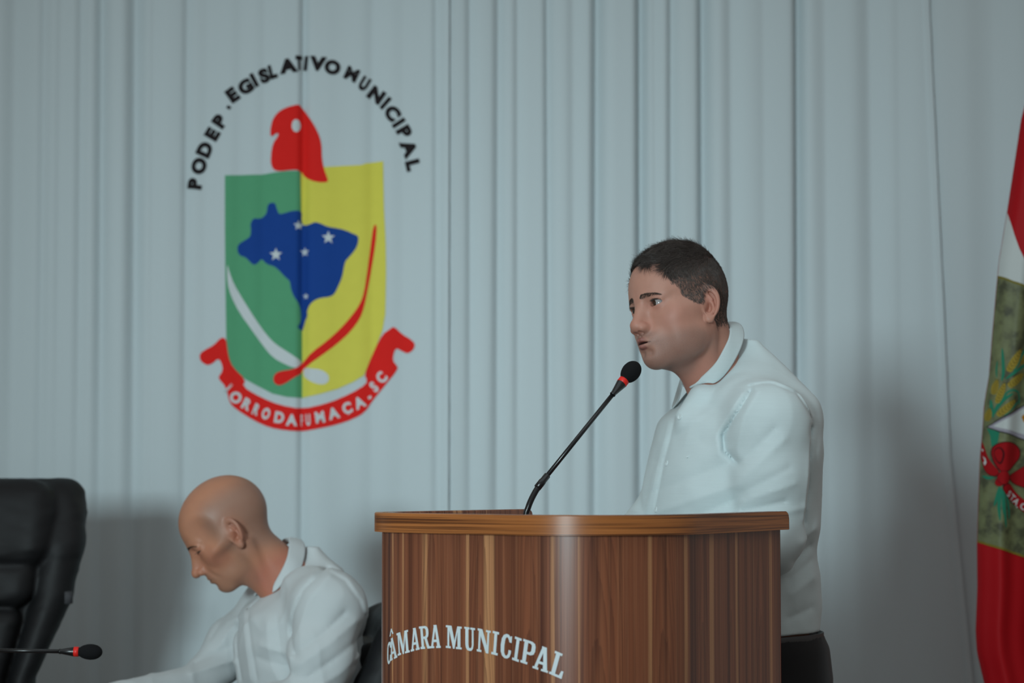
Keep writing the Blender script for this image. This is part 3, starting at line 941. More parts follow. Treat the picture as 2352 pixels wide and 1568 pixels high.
def mic(name, path, head_len, head_r, label, base):
    """gooseneck path from its base up to the capsule; last two points give the head's axis"""
    root = empty(name, base, label, 'microphone')
    P = np.array(path, float)
    tip = P[-1]; d = P[-1] - P[-2]; d /= np.linalg.norm(d)
    # smooth the neck
    def cat(P, m=14):
        out = []
        Q = np.concatenate([[2 * P[0] - P[1]], P, [2 * P[-1] - P[-2]]])
        for i in range(1, len(Q) - 2):
            for t in np.linspace(0, 1, m, endpoint=False):
                out.append(.5 * ((2 * Q[i]) + (Q[i + 1] - Q[i - 1]) * t + (2 * Q[i - 1] - 5 * Q[i] + 4 * Q[i + 1] - Q[i + 2]) * t * t + (-Q[i - 1] + 3 * Q[i] - 3 * Q[i + 1] + Q[i + 2]) * t ** 3))
        return np.array(out + [P[-1]])
    j = max(1, len(P) - 3)
    neck = cat(P[:j + 1])
    dense = np.stack([np.interp(np.linspace(0, 1, 90), np.linspace(0, 1, len(neck)), neck[:, i]) for i in range(3)], 1)
    rib = .0050 + .0006 * (np.arange(90) % 2)
    v, q, t = tube_np(dense, rib, 14); link('gooseneck', mesh_np('gooseneck', v, q, t), M_MICBLK, root)
    v, q, t = tube_np([P[j], P[-1]], .0041, 14); link('stem', mesh_np('stem', v, q, t), M_MICBLK, root)
    e = (P[j + 1] - P[j]) / np.linalg.norm(P[j + 1] - P[j])
    v, q, t = lathe(P[j] - e * .012, P[j] + e * .020, [(0, .0045), (.03, .0066), (.5, .0066), (.55, .0060), (.95, .0060), (1, .0042)]); link('joint', mesh_np('joint', v, q), M_MICBLK, root)
    v, q, t = lathe(tip - d * .030, tip, [(0, .0042), (.02, .0054), (.10, .0054), (.12, .0048), (.9, .0092), (1, .0092)]); link('capsule_cone', mesh_np('capsule_cone', v, q), M_MICBLK, root)
    v, q, t = lathe(tip - d * .001, tip + d * .009, [(0, .0088), (.05, .0098), (.9, .0098), (1, .008)]); link('light_ring', mesh_np('light_ring', v, q), M_MICRED, root)
    pr = [(0, .0), (0.0, .6)] + [(.5 - .5 * math.cos(a), math.sin(a)) for a in np.linspace(.62, math.pi, 26)]
    pr = [(t_, max(.0001, r_) * head_r * (1 - .10 * (1 - t_))) for t_, r_ in pr[1:]]
    v, q, t = lathe(tip + d * .006, tip + d * (.006 + head_len), pr)
    link('windscreen', mesh_np('windscreen', v, q), M_FOAM, root)
    b0 = P[0]
    v, q, t = lathe(b0 - np.array([0, 0, .004]) , b0 + np.array([0.0001, 0, .014]), [(0, .0001), (0, .020), (.6, .020), (.8, .013), (1, .0055)]); link('mount', mesh_np('mount', v, q), M_MICBLK, root)
    return root


mic('lectern_microphone', [at(1208, 1262, 3.80) * [1, 1, 0] + [0, 0, 1.062], at(1207, 1200, 3.80), at(1214, 1163, 3.80), at(1228, 1132, 3.805), at(1243, 1109, 3.81), at(1330, 1001, 3.85), at(1428, 880, 3.90)],
    .0455, .0178, 'black gooseneck microphone with red ring rising from the lectern', (at(1208, 1262, 3.80)[0], 3.80, 1.058))

# ------------------------------------------------------------------ desk, chairs, second microphone
M_DESK = plain('dark_desk_laminate', (.10, .055, .035, 1), .35, .4, .2, 9)
desk = empty('desk', (-1.35, 4.50, 0), 'long dark wooden desk in front of the seated man', 'desk')
bevel_box('desktop', (-2.20, 4.20, .688), (-.66, 4.86, .723), .004, M_DESK, desk)
bevel_box('front_panel', (-2.16, 4.24, .10), (-.70, 4.262, .688), .003, M_DESK, desk)
for x in (-2.16, -.722): bevel_box('side_panel', (x, 4.262, .0), (x + .022, 4.82, .688), .003, M_DESK, desk)
mic('desk_microphone', [(-1.36, 4.30, .727), (-1.365, 4.30, .82), (-1.33, 4.30, .875), at(-160, 1491, 4.30), at(-60, 1492, 4.30), at(60, 1494, 4.30), at(171, 1496, 4.30)],
    .049, .0162, 'black gooseneck microphone pointing right in front of the tall black chair', (-1.36, 4.30, .723))

M_LEATHER = NT('black_leather').set(Roughness=.58)
_v = M_LEATHER.n('ShaderNodeTexVoronoi'); _v.inputs['Scale'].default_value = 420; M_LEATHER.l(M_LEATHER.obj(), _v.inputs['Vector'])
_n = M_LEATHER.noise(12, 3, .5, M_LEATHER.obj())
M_LEATHER.l(M_LEATHER.mix((.007, .007, .008, 1), (.012, .012, .013, 1), _n.outputs[0]), M_LEATHER.b.inputs['Base Color'])
M_LEATHER.bump(_v.outputs['Distance'], .10, .0006)
M_LEATHER.b.inputs['Specular IOR Level'].default_value = .28
M_LEATHER = M_LEATHER.m
M_PLASTIC = plain('black_plastic', (.012, .012, .012, 1), .45)
M_TAG = plain('grey_cloth_tag', (.06, .06, .065, 1), .8, .2, .4, 200)


def rbox(P, c, h, r):
    q = np.abs(P - V3(*c)) - (V3(*h) - r)
    return np.sqrt((np.maximum(q, 0) ** 2).sum(-1)) + np.minimum(q.max(-1), 0) - r


def office_chair(loc, yaw, label, top=1.235, wide=.275, headrest=True, tilt=9, res=.0065, low_w=.195):
    """local frame: x across, -y towards the sitter's front, z up; yaw turns it about z"""
    root = empty('office_chair', loc, label, 'chair')
    c, s = math.cos(yaw), math.sin(yaw)
    R = np.array([[c, -s, 0], [s, c, 0], [0, 0, 1.]])
    put = lambda V: V @ R.T + np.array(loc)
    tl = math.tan(math.radians(tilt))
    zs0 = .50
    def back(P):
        P = P.copy().astype(np.float32)
        P[:, 1] -= (P[:, 2] - zs0) * tl
        z = P[:, 2]; ax = np.abs(P[:, 0])
        w = np.interp(z, [.45, .78, top - .28, top - .08, top], [low_w - .015, low_w, wide - .035, wide, wide - .012])
        Q = P.copy(); Q[:, 0] = ax * (wide / w)
        d = rbox(Q, (0, .10, (zs0 + top) / 2), (wide, .040, (top - zs0) / 2), .038)
        # side bolster
        b = chain(Q, [(wide - .052, .075, zs0 + .05), (wide - .050, .070, top - .16), (wide - .062, .085, top - .055)], [.050, .056, .052], .02)
        d = smin(d, b, .012)
        # cushions between the bolsters
        if headrest:
            hr = rbox(Q, (0, .045, top - .105), (wide - .070, .058, .104), .056)
            d = smin(d, hr, .016)
            d = smin(d, rbox(Q, (0, .055, top - .245), (wide - .100, .052, .058), .046), .016)
            d = smin(d, rbox(Q, (0, .060, (zs0 + top - .30) / 2), (wide - .115, .050, (top - .30 - zs0) / 2), .042), .014)
        else:
            d = smin(d, rbox(Q, (0, .060, (zs0 + top) / 2 - .02), (wide - .10, .052, (top - zs0) / 2 - .05), .045), .007)
        return d - .0018 * vnoise(P, 22, 31) - .0012 * vnoise(P * V3(1, 1, 2.5), 30, 33)
    V, Q, _ = mesh_sdf(back, (-wide - .06, -.10, zs0 - .06), (wide + .06, .40, top + .06), res, K=5)
    bk = link('backrest', mesh_np('backrest', put(V), Q), M_LEATHER, root)
    def seat(P):
        P = P.astype(np.float32)
        d = rbox(P, (0, -.17, .425), (.255, .250, .050), .045)
        d = smin(d, rbox(P, (0, -.17, .455), (.19, .22, .034), .03), .01)
        return d - .0018 * vnoise(P, 20, 35)
    V, Q, _ = mesh_sdf(seat, (-.30, -.46, .35), (.30, .12, .52), .010, K=5)
    link('seat', mesh_np('seat', put(V), Q), M_LEATHER, root)
    for sx in (-1, 1):
        P = np.array([(sx * .245, -.02, .43), (sx * .300, -.02, .46), (sx * .300, -.03, .62), (sx * .295, -.06, .655), (sx * .295, -.30, .650), (sx * .298, -.36, .62), (sx * .300, -.34, .47), (sx * .245, -.32, .43)])
        t = np.linspace(0, 1, 60); k = np.linspace(0, 1, len(P))
        v, q, tt = tube_np(put(np.stack([np.interp(t, k, P[:, i]) for i in range(3)], 1)), .020, 12)
        link('armrest', mesh_np('armrest', v, q, tt), M_PLASTIC, root)
    v, q, tt = tube_np(put(np.array([(0, -.15, .09), (0, -.15, .39)])), .028, 18); link('column', mesh_np('column', v, q, tt), M_PLASTIC, root)
    for k in range(5):
        a = 2 * math.pi * k / 5 + .3
        e = np.array([.30 * math.cos(a), -.15 + .30 * math.sin(a), .075])
        v, q, tt = tube_np(put(np.array([(0, -.15, .115), e])), [.030, .018], 10); lg = link('base_leg', mesh_np('base_leg', v, q, tt), M_PLASTIC, root)
        pr = np.array([-math.sin(a), math.cos(a), 0]) * .022
        v, q, tt = tube_np(put(np.array([e - pr - [0, 0, .047], e + pr - [0, 0, .047]])), .028, 16); link('caster', mesh_np('caster', v, q, tt), M_PLASTIC, lg)
    return root, bk


ch1, bk1 = office_chair((-1.270, 5.00, 0), math.radians(10), 'tall black leather office chair at the left edge of the picture', top=1.245, wide=.290, low_w=.175)
a_ = at(157, 1372, 5.10)
v_, q_, _ = box_np(a_ + [-.006, -.014, -.014], a_ + [.008, .014, .014])
tag(link('maker_tag', mesh_np('maker_tag', v_, q_), M_TAG, bk1, smooth=False), 'small grey cloth tag')
ch2, bk2 = office_chair((-.455, 4.87, 0), math.radians(-78), 'black leather chair behind the seated man beside the lectern', top=.957, wide=.235, headrest=False, tilt=13, res=.008, low_w=.21)

# ------------------------------------------------------------------ flag
YF = 5.05
_FL = [(270, 2352), (120, 2390), (-60, 2420), (480, 2320), (600, 2300), (780, 2284), (860, 2278), (930, 2266), (985, 2263), (1050, 2257), (1150, 2253), (1250, 2250), (1350, 2251), (1450, 2247), (1500, 2250), (1568, 2266), (1700, 2290)]
_FL = sorted([(at(b, a, YF)[2], at(b, a, YF)[0]) for a, b in _FL])
_fz = np.array([a for a, _ in _FL]); _fx = np.array([b for _, b in _FL])
def flag_left(z): return np.interp(z, _fz, _fx)
def flag_y(x, z):
    s = np.asarray(x) - flag_left(z)
    e = sstep(.0, .05, s)
    return YF + .030 * np.exp(-np.maximum(s, 0) / .010) + e * (.013 * np.sin(s * 44 + 2.0 + .9 * z) + .005 * np.sin(s * 97 + 1.1 - 1.6 * z + 1.5 * np.sin(s * 13))) + .02 * sstep(.06, .16, s) - .03 * sstep(.2, .4, s)


def flag_cloth(name, lift): return lambda x, z: flag_y(x, z) - lift
zs = np.linspace(.35, 2.30, 130)
P = np.zeros((130, 150, 3))
XR = 1.78
for i, z in enumerate(zs):
    xl = flag_left(z); xr = np.interp(z, [.35, 1.9, 2.30], [XR, 1.66, 1.56])
    t = np.linspace(0, 1, 150) ** 1.3
    x = xl + (xr - xl) * t
    P[i] = np.stack([x, flag_y(x, z), np.full(150, z)], -1)
V, Q, _ = grid_np(P)
M_FRED = ink('red_satin', (.36, .004, .008, 1), .6); M_FWHITE = fabric('white_satin', (.50, .53, .52, 1), .5, 700, .03)
M_FGREEN = NT('olive_green_satin').set(Roughness=.6)
_n = M_FGREEN.noise(26, 3, .6, M_FGREEN.obj())
M_FGREEN.l(M_FGREEN.ramp(_n.outputs[0], [(.35, srgb(64, 66, 44)), (.5, srgb(98, 102, 68)), (.7, srgb(112, 118, 80))]), M_FGREEN.b.inputs['Base Color']); M_FGREEN = M_FGREEN.m
M_HEM = ink('olive_thread', srgb(116, 106, 40)); M_WHEAT = ink('wheat_thread', srgb(150, 130, 52)); M_GRAIN = ink('grain_line', srgb(74, 62, 26)); M_TEAL = ink('teal_thread', srgb(38, 118, 92))
M_EMB_R = ink('embroidered_red', srgb(148, 16, 22)); M_EMB_D = ink('dark_outline', srgb(60, 10, 16)); M_EMB_K = ink('charcoal_outline', srgb(52, 46, 50)); M_EMB_S = ink('grey_satin_edge', srgb(150, 146, 156)); M_GOLD = ink('gold_thread', srgb(170, 110, 20))
flag = empty('flag', (1.50, 5.12, 0), 'red, white and green flag with embroidered wheat at the right edge', 'flag')
cloth = link('cloth', mesh_np('cloth', V, Q), M_FRED, flag); solidify(cloth, .002, -1)
M_POLE = plain('wooden_flag_pole', (.25, .13, .06, 1), .35, .4, .2, 20)
v_, q_, t_ = tube_np([(1.53, 5.13, .04), (1.53, 5.13, 2.45)], .014, 16); link('pole', mesh_np('pole', v_, q_, t_), M_POLE, flag)
v_, q_, _ = lathe((1.53, 5.13, 2.44), (1.53, 5.1301, 2.60), [(0, .016), (.1, .024), (.25, .016), (.5, .022), (1, .0005)]); link('finial', mesh_np('finial', v_, q_), M_GOLD, flag)
v_, q_, _ = lathe((1.53, 5.13, 0), (1.53, 5.1301, .10), [(0, .0005), (0, .13), (.3, .13), (.45, .06), (1, .02)]); link('stand_base', mesh_np('stand_base', v_, q_), M_POLE, flag)


def fpatch(name, pts, mat, lift, smooth=0, parent=None, clip=True):
    q = px_poly(pts, YF, smooth)
    if clip: q[:, 0] = np.maximum(q[:, 0], flag_left(q[:, 1]) + .0005)
    return print_on(name, poly_bm([q]), flag_y, lift, mat, parent or cloth, .005, .03)


edge = lambda y0, y1, n=24: [(float(np.interp(y, [270, 480, 600, 780, 860, 930, 985, 1050, 1150, 1250, 1350, 1450], [2352, 2320, 2300, 2284, 2278, 2266, 2263, 2257, 2253, 2250, 2251, 2247])), y) for y in np.linspace(y0, y1, n)]
fpatch('white_field', [(2319, 486), (2324, 512), (2330, 540), (2340, 572), (2352, 600), (2380, 650), (2420, 700), (2500, 770), (2580, 800), (2580, 742), (2400, 676), (2352, 658), (2325, 648), (2310, 640), (2294, 633)] + edge(632, 488)[::1], M_FWHITE, .0012)
fpatch('green_field', [(2294, 633), (2310, 640), (2325, 648), (2352, 658), (2400, 676), (2580, 745), (2600, 1000), (2580, 1352), (2400, 1292), (2352, 1277), (2320, 1266), (2290, 1257), (2268, 1250), (2250, 1243)] + edge(1242, 636), M_FGREEN, .0014)
fpatch('hem', [(2294, 631), (2310, 637), (2325, 645), (2352, 655), (2580, 741), (2580, 747), (2352, 660), (2325, 650), (2310, 642), (2294, 636)], M_HEM, .0020)
fpatch('hem', [(2250, 1241), (2268, 1247), (2290, 1254), (2352, 1274), (2580, 1348), (2580, 1355), (2352, 1279), (2290, 1259), (2268, 1252), (2250, 1246)], M_HEM, .0020)
f2 = lambda L: [(2202 + a / 4.9, 640 + b / 4.9) for a, b in L]
f3 = lambda L: [(2202 + a / 4.24, 930 + b / 4.24) for a, b in L]


def leaf(pts, w, mat=M_TEAL, lift=.0024, name='leaf'):
    p = np.array(pts, float); t = np.gradient(p, axis=0); t /= np.linalg.norm(t, axis=1)[:, None]; n = np.stack([-t[:, 1], t[:, 0]], 1)
    k = np.linspace(0, 1, len(p)); ww = w * (.25 + .75 * np.sin(np.pi * np.clip(k * .8 + .12, 0, 1)))[:, None]
    return fpatch(name, [tuple(q) for q in np.concatenate([p + n * ww / 2, (p - n * ww / 2)[::-1]])], mat, lift, 1)


for L_, w in (([(480, 1150), (500, 1060), (495, 900), (488, 780)], 34), ([(432, 1110), (430, 1020), (442, 920)], 18), ([(520, 1130), (620, 1050), (735, 980), (800, 950)], 36), ([(600, 1040), (660, 940), (740, 820), (800, 760)], 40),
              ([(390, 1530), (430, 1440), (500, 1350), (600, 1290)], 44), ([(470, 1380), (530, 1270), (620, 1250), (690, 1290), (690, 1420)], 26), ([(500, 1540), (600, 1450), (680, 1380)], 26), ([(370, 1360), (375, 1470), (392, 1560)], 40)):
    leaf(f2(L_), w / 4.9)
for (a, b), w in ((((545, 1045), (712, 770)), 90), (((545, 1215), (760, 1050)), 90), (((395, 1300), (440, 1115)), 66), (((425, 1400), (520, 1150)), 70), (((430, 1540), (655, 1345)), 84), (((335, 1600), (360, 1440)), 60), (((700, 960), (800, 800)), 60)):
    p = np.array(f2([a, b])); d = p[1] - p[0]; L_ = np.linalg.norm(d); d /= L_; n = np.array([-d[1], d[0]]); ww = w / 4.9 / 2
    out = [p[0] + d * L_ * t + n * ww * s_ * math.sin(math.pi * min(1, .12 + t * .95)) ** .6 for s_, ts in ((1, np.linspace(0, .93, 9)), (-1, np.linspace(.93, 0, 9))) for t in ts]
    er = fpatch('wheat_ear', [tuple(q) for q in out], M_WHEAT, .0028, 1)
    for t in np.linspace(.08, .86, 7):                       # grains: paired dark stitches
        for s_ in (1, -1):
            c = p[0] + d * L_ * t; o_ = c + n * ww * .78 * s_ + d * L_ * .09
            wv = d * .8
            fpatch('stitch', [tuple(c - wv), tuple(o_ - wv * .4), tuple(o_ + wv * .6), tuple(c + wv)], M_GRAIN, .0031, 0, er)
fpatch('leaf', f3([(285, 225), (390, 262), (380, 330), (365, 395), (318, 402), (310, 300)]), M_TEAL, .0024)
fpatch('star_edge', f3([(278, 212), (400, 125), (520, 62), (640, 2), (800, -80), (1000, 30), (1180, 190), (1000, 300), (800, 390), (636, 338), (500, 292), (380, 262)]), M_EMB_K, .0030)
fpatch('star_border', f3([(292, 212), (405, 137), (525, 74), (640, 14), (800, -66), (990, 40), (1160, 190), (990, 290), (800, 376), (636, 326), (500, 282), (385, 250)]), M_EMB_S, .0033)
fpatch('star_point', f3([(335, 205), (420, 150), (530, 92), (640, 36), (800, -40), (970, 60), (1110, 185), (970, 265), (800, 340), (636, 282), (500, 248), (400, 226)]), M_FWHITE, .0036)
fpatch('star_mark', [(2349, 957), (2354, 951), (2362, 953), (2362, 972), (2354, 968)], M_GOLD, .0039)
def bow(name, pts, lift):
    c = np.mean(np.array(pts, float), 0); big = [tuple(c + (np.array(p) - c) * 1.07) for p in pts]
    fpatch(name + '_outline', f3(big), M_EMB_D, lift, 2); return fpatch(name, f3(pts), M_EMB_R, lift + .0003, 2)
bow('ribbon', [(243, 325), (262, 400), (285, 510), (330, 580), (385, 645), (355, 695), (280, 670), (252, 600), (235, 480)], .0030)
bow('ribbon', [(480, 690), (570, 645), (660, 590), (800, 560), (800, 830), (640, 800), (520, 755)], .0030)
band = bow('ribbon', [(405, 790), (490, 755), (560, 850), (650, 930), (800, 1000), (800, 1110), (640, 1040), (540, 960), (455, 885)], .0034)
bow('bow_loop', [(322, 420), (380, 372), (470, 360), (560, 385), (607, 440), (600, 515), (545, 575), (475, 640), (405, 655), (355, 590), (322, 500)], .0038)
fpatch('bow_fold', f3([(338, 430), (385, 402), (425, 440), (430, 500), (395, 590), (352, 540), (335, 480)]), M_EMB_D, .0044, 2)
fpatch('bow_fold', f3([(344, 440), (380, 415), (408, 445), (412, 500), (388, 570), (356, 525), (341, 480)]), M_EMB_R, .0047, 2)
bow('knot', [(425 + 62 * math.cos(a), 705 + 66 * math.sin(a)) for a in np.linspace(0, 6.28, 12)[:-1]], .0044)
bow('knot', [(345, 740), (375, 700), (420, 750), (400, 790), (350, 785)], .0040)
for L_, w in (([(385, 790), (365, 880), (338, 985)], 30), ([(400, 800), (375, 950), (385, 1120)], 34), ([(420, 810), (430, 1000), (450, 1190)], 36), ([(440, 850), (480, 980), (488, 1110)], 30), ([(410, 820), (412, 930), (418, 1060)], 26), ([(245, 690), (290, 712), (340, 705)], 34)):
    leaf(f3(L_), w / 4.24, M_TEAL, .0026, 'stalk')
fsurf = lambda x, z: flag_y(x, z)
for ch, a, b, r in (('S', 485, 862, -38), ('T', 527, 898, -42), ('A', 567, 938, -44), ('.', 594, 975, -44), ('C', 640, 985, -36)):
    x, y = f3([(a, b)])[0]
    letter(ch, x, y, r, 15.5, YF, fsurf, .0044, M_FWHITE, band, .95, .02, .006)
for q in ([(248, 420), (256, 445), (250, 452), (240, 432)], [(248, 495), (268, 520), (276, 560), (262, 590), (252, 560), (262, 540)]):
    fpatch('lettering', f3(q), M_FWHITE, .0042)

# ------------------------------------------------------------------ heads
def frame(yaw, pitch, roll):
    """columns: forward, left, up of a head or body that faces image-left"""
    cy, sy = math.cos(yaw), math.sin(yaw)
    f = np.array([-cy, -sy, 0]); l = np.array([sy, -cy, 0]); u = np.array([0, 0, 1.])
    cp, sp = math.cos(pitch), math.sin(pitch)
    f2 = f * cp - u * sp; u2 = u * cp + f * sp
    cr, sr = math.cos(roll), math.sin(roll)
    return np.stack([f2, l * cr + u2 * sr, u2 * cr - l * sr], 1)


def ear_sdf(Q):
    o = V3(-.0085, .0765, -.010)
    u = np.array([-.86, .51, 0.]); u /= np.linalg.norm(u)
    v = np.array([-.22, 0, .97]); v -= u * (u @ v); v /= np.linalg.norm(v)
    w = np.cross(v, u); w = w if w[1] > 0 else -w
    q = Q - o
    a = q @ u.astype(np.float32); b = q @ v.astype(np.float32); c = q @ w.astype(np.float32)
    bb = np.clip(b / .033, -1.2, 1.2)
    wd = .0180 * (1 + .26 * bb - .10 * bb * bb)
    r = np.sqrt((a / wd) ** 2 + (b / .033) ** 2) + 1e-5
    rim = np.clip(r, 0, 1.1)
    L = np.stack([a, b, c], -1)
    d = smax((r - 1) * .0165, np.abs(c - .0020 * rim * rim) - .0022, .003)
    # concha bowl with its wall, then the folds standing on it
    wall = np.sqrt((np.sqrt(((a + .002) / .0095) ** 2 + ((b + .006) / .0135) ** 2) * .0095 - .0095) ** 2 + (c - .0035) ** 2) - .0028 * sstep(-.014, -.002, a)
    d = smin(d, wall, .003)
    lob = sstep(-.030, -.014, b + .6 * np.minimum(a, 0))
    hel = np.sqrt(((r - .92) * .0170) ** 2 + (c - .0072) ** 2) - .0036 * (.15 + .85 * lob)
    d = smin(d, hel, .0022)
    d = smin(d, cap(L, (-.0150, .006, .005), (-.004, .001, .002), .0026, .0018), .002)      # root of the helix
    d = smin(d, cap(L, (.006, .008, .0045), (-.003, .021, .0045), .0026, .0022), .003)      # upper fold
    d = smin(d, ell(L, (-.0035, -.0285, .0045), (.0085, .0085, .0046)), .005)
    d = smin(d, ell(L, (.002, -.004, -.008), (.012, .022, .009)), .006)   # back of the concha, against the skull
    d = smax(d, -ell(L, (-.0030, -.0070, .0030), (.0070, .0095, .0075)), .0025)
    d = smin(d, ell(L, (-.0140, -.009, .0040), (.0046, .0062, .0044)), .0025)
    return d


EYE_C = (.0722, .0325, -.0005)
EYE_R = .0124


def head_sdf(P, o):
    Q = P.copy(); Q[:, 1] = np.abs(Q[:, 1])
    fw, jw = o.get('face', 1.0), o.get('jaw', 1.0)
    d = ell(P, (-.005, 0, .030 + o.get('crown', 0) * .5), (.099, .0765, .0885 + o.get('crown', 0) * .5))
    d = smin(d, ell(P, (.026 + o.get('fore', 0), 0, .030), (.0665, .064, .062)), .03)
    d = smin(d, ell(P, (.029, 0, -.040), (.054, .0525 * fw, .070)), .03)
    d = smin(d, cap(Q, (.002, .049 * jw, -.058), (.060, .012, -.0965), .016, .0155), .030)
    d = smin(d, ell(P, (.0700 + o.get('chin', 0), 0, -.0985), (.0200, .0215, .0180)), .018)
    d = smin(d, ell(Q, (.0495, .0375 * fw, -.030), (.0245, .0225, .021)), .026)
    if o.get('full'):
        d = smin(d, ell(Q, (.021, .046, -.062), (.034, .0220, .034)), .040)
    d = smin(d, cap(Q, (.046, .055, -.018), (.004, .066, -.008), .010, .009), .028)
    d = smin(d, ell(P, (.0725, 0, -.064), (.0250, .0265, .023)), .028)
    d = smin(d, cap(Q, (.0835, .009, .0125), (.068, .044, .0155), .0115, .0085), .014)
    if o.get('lean'):
        d = smax(d, -ell(Q, (.046, .074, -.066), (.030, .018, .028)), .03)
        d = smax(d, -ell(Q, (.070, .074, .028), (.03, .018, .03)), .03)
    # eye sockets, lids, opening
    d = smax(d, -ell(Q, (.1005, .0325, -.0010), (.0225, .0190, .0120)), .011)
    ex, ey, ez = EYE_C
    d = smin(d, ell(Q, EYE_C, (.0143, .0150, .0140)), .007)
    d = smin(d, cap(Q, (.083, .020, .0100), (.077, .044, .0075), .0048, .0048), .006)   # fold under the brow
    lo_, hi_ = o.get('lids', (.0048, .0050))
    zc = ez + o.get('lidz', -.0005)
    yy = (Q[:, 1] - ey - .0005) / .0146
    up = hi_ * np.sqrt(np.clip(1 - np.abs(yy) ** 2.2, 0, 1)); dn = lo_ * np.sqrt(np.clip(1 - np.abs(yy) ** 2.0, 0, 1))
    zz = Q[:, 2] - zc - .0010 * yy
    ap = np.maximum(np.where(zz > 0, zz - up, -zz - dn), np.abs(yy) * .0146 - .0146)
    ap = np.maximum(ap, ex + .003 - Q[:, 0])
    d = smax(d, -ap, .0014)
    # nose
    d = smin(d, cap(P, (.0800, 0, -.002), (.0910, 0, -.042), .0090, .0130), .014)
    nl, nt = o.get('nose_len', 0.0), o.get('nose_tip', 1.0)
    d = smin(d, cap(P, (.0880, 0, .006), (.1080 + nl * .5, 0, -.0345 - nl * .3), .0072, .0085 * nt), .015)
    d = smin(d, ell(P, (.1095 + nl, 0, -.0405 - nl * .4), (.0108 * nt, .0118 * nt, .0098 * nt)), .008)
    d = smin(d, ell(P, (.1010 + nl * .5, 0, -.0440), (.0120, .0100, .0085)), .006)
    d = smin(d, ell(Q, (.0990, .0125 * nt, -.0445), (.0115, .0078, .0082)), .006)
    d = smax(d, -ell(Q, (.1045 + nl * .5, .0075, -.0535 - nl * .1), (.0065, .0034, .0042)), .003)
    # lips
    op = o.get('open', 0); lr = o.get('lip_r', 1); lx = o.get('lip_x', 0)
    d = smin(d, cap(Q, (.1000 + lx, .003, -.0655), (.0835 + lx * .4, .0245, -.0705), .0050 * lr, .0020), .0045)
    d = smin(d, cap(Q, (.0980 - op * .3 + lx, 0, -.0775 - op), (.0835 + lx * .4, .0220, -.0715 - op * .2), .0066 * lr, .0022), .0050)
    d = smax(d, -cap(P, (.108, 0, -.0560), (.0995, 0, -.0595), .0030, .0014), .006)
    d = smax(d, -ell(P, (.1035 + lx, 0, -.0712 - op * .5), (.0105 + op * 2, .0220 - 3 * op, .0006 + op)), .0018)
    d = smax(d, -cap(Q, (.0990, 0, -.0885 - op), (.0900, .011, -.0890 - op), .0026 + op, .0014), .014)
    if o.get('lean'):
        d = smax(d, -cap(Q, (.0960, .0235, -.0430), (.0765, .0400, -.078), .0020, .0016), .009)
        d = smax(d, -cap(Q, (.0800, .0455, -.050), (.0600, .0540, -.084), .0016, .0010), .009)
    else:
        d = smax(d, -cap(Q, (.0970, .0240, -.0470), (.0850, .0345, -.066), .0006, .0002), .004)
    d = smin(d, ear_sdf(Q), .004)
    nb = o['neck']
    d = smin(d, cap(P, (-.020 - o.get('nape', 0), 0, -.050), nb, .054 * o.get('neckr', 1), .060 * o.get('neckr', 1)), .03)
    nf = o['notch']
    for s in (1, -1):
        d = smin(d, cap(P, (-.016, .058 * s, -.046), (nf[0], nf[1] + .018 * s, nf[2]), .0115, .0095), .016)
    d = smin(d, cap(P, (.026 + o.get('throat', 0), 0, -.083), (nf[0] - .01, nf[1], nf[2]), .024, .030), .03)
    return d


def lip_dist(Q, op, lx=0, lr=1):
    return np.minimum(cap(Q, (.1000 + lx, .003, -.0655), (.0835 + lx * .4, .0245, -.0705), .0056 * lr, .0022), cap(Q, (.0980 - op * .3 + lx, 0, -.0775 - op), (.0835 + lx * .4, .0220, -.0715 - op * .2), .0070 * lr, .0024))


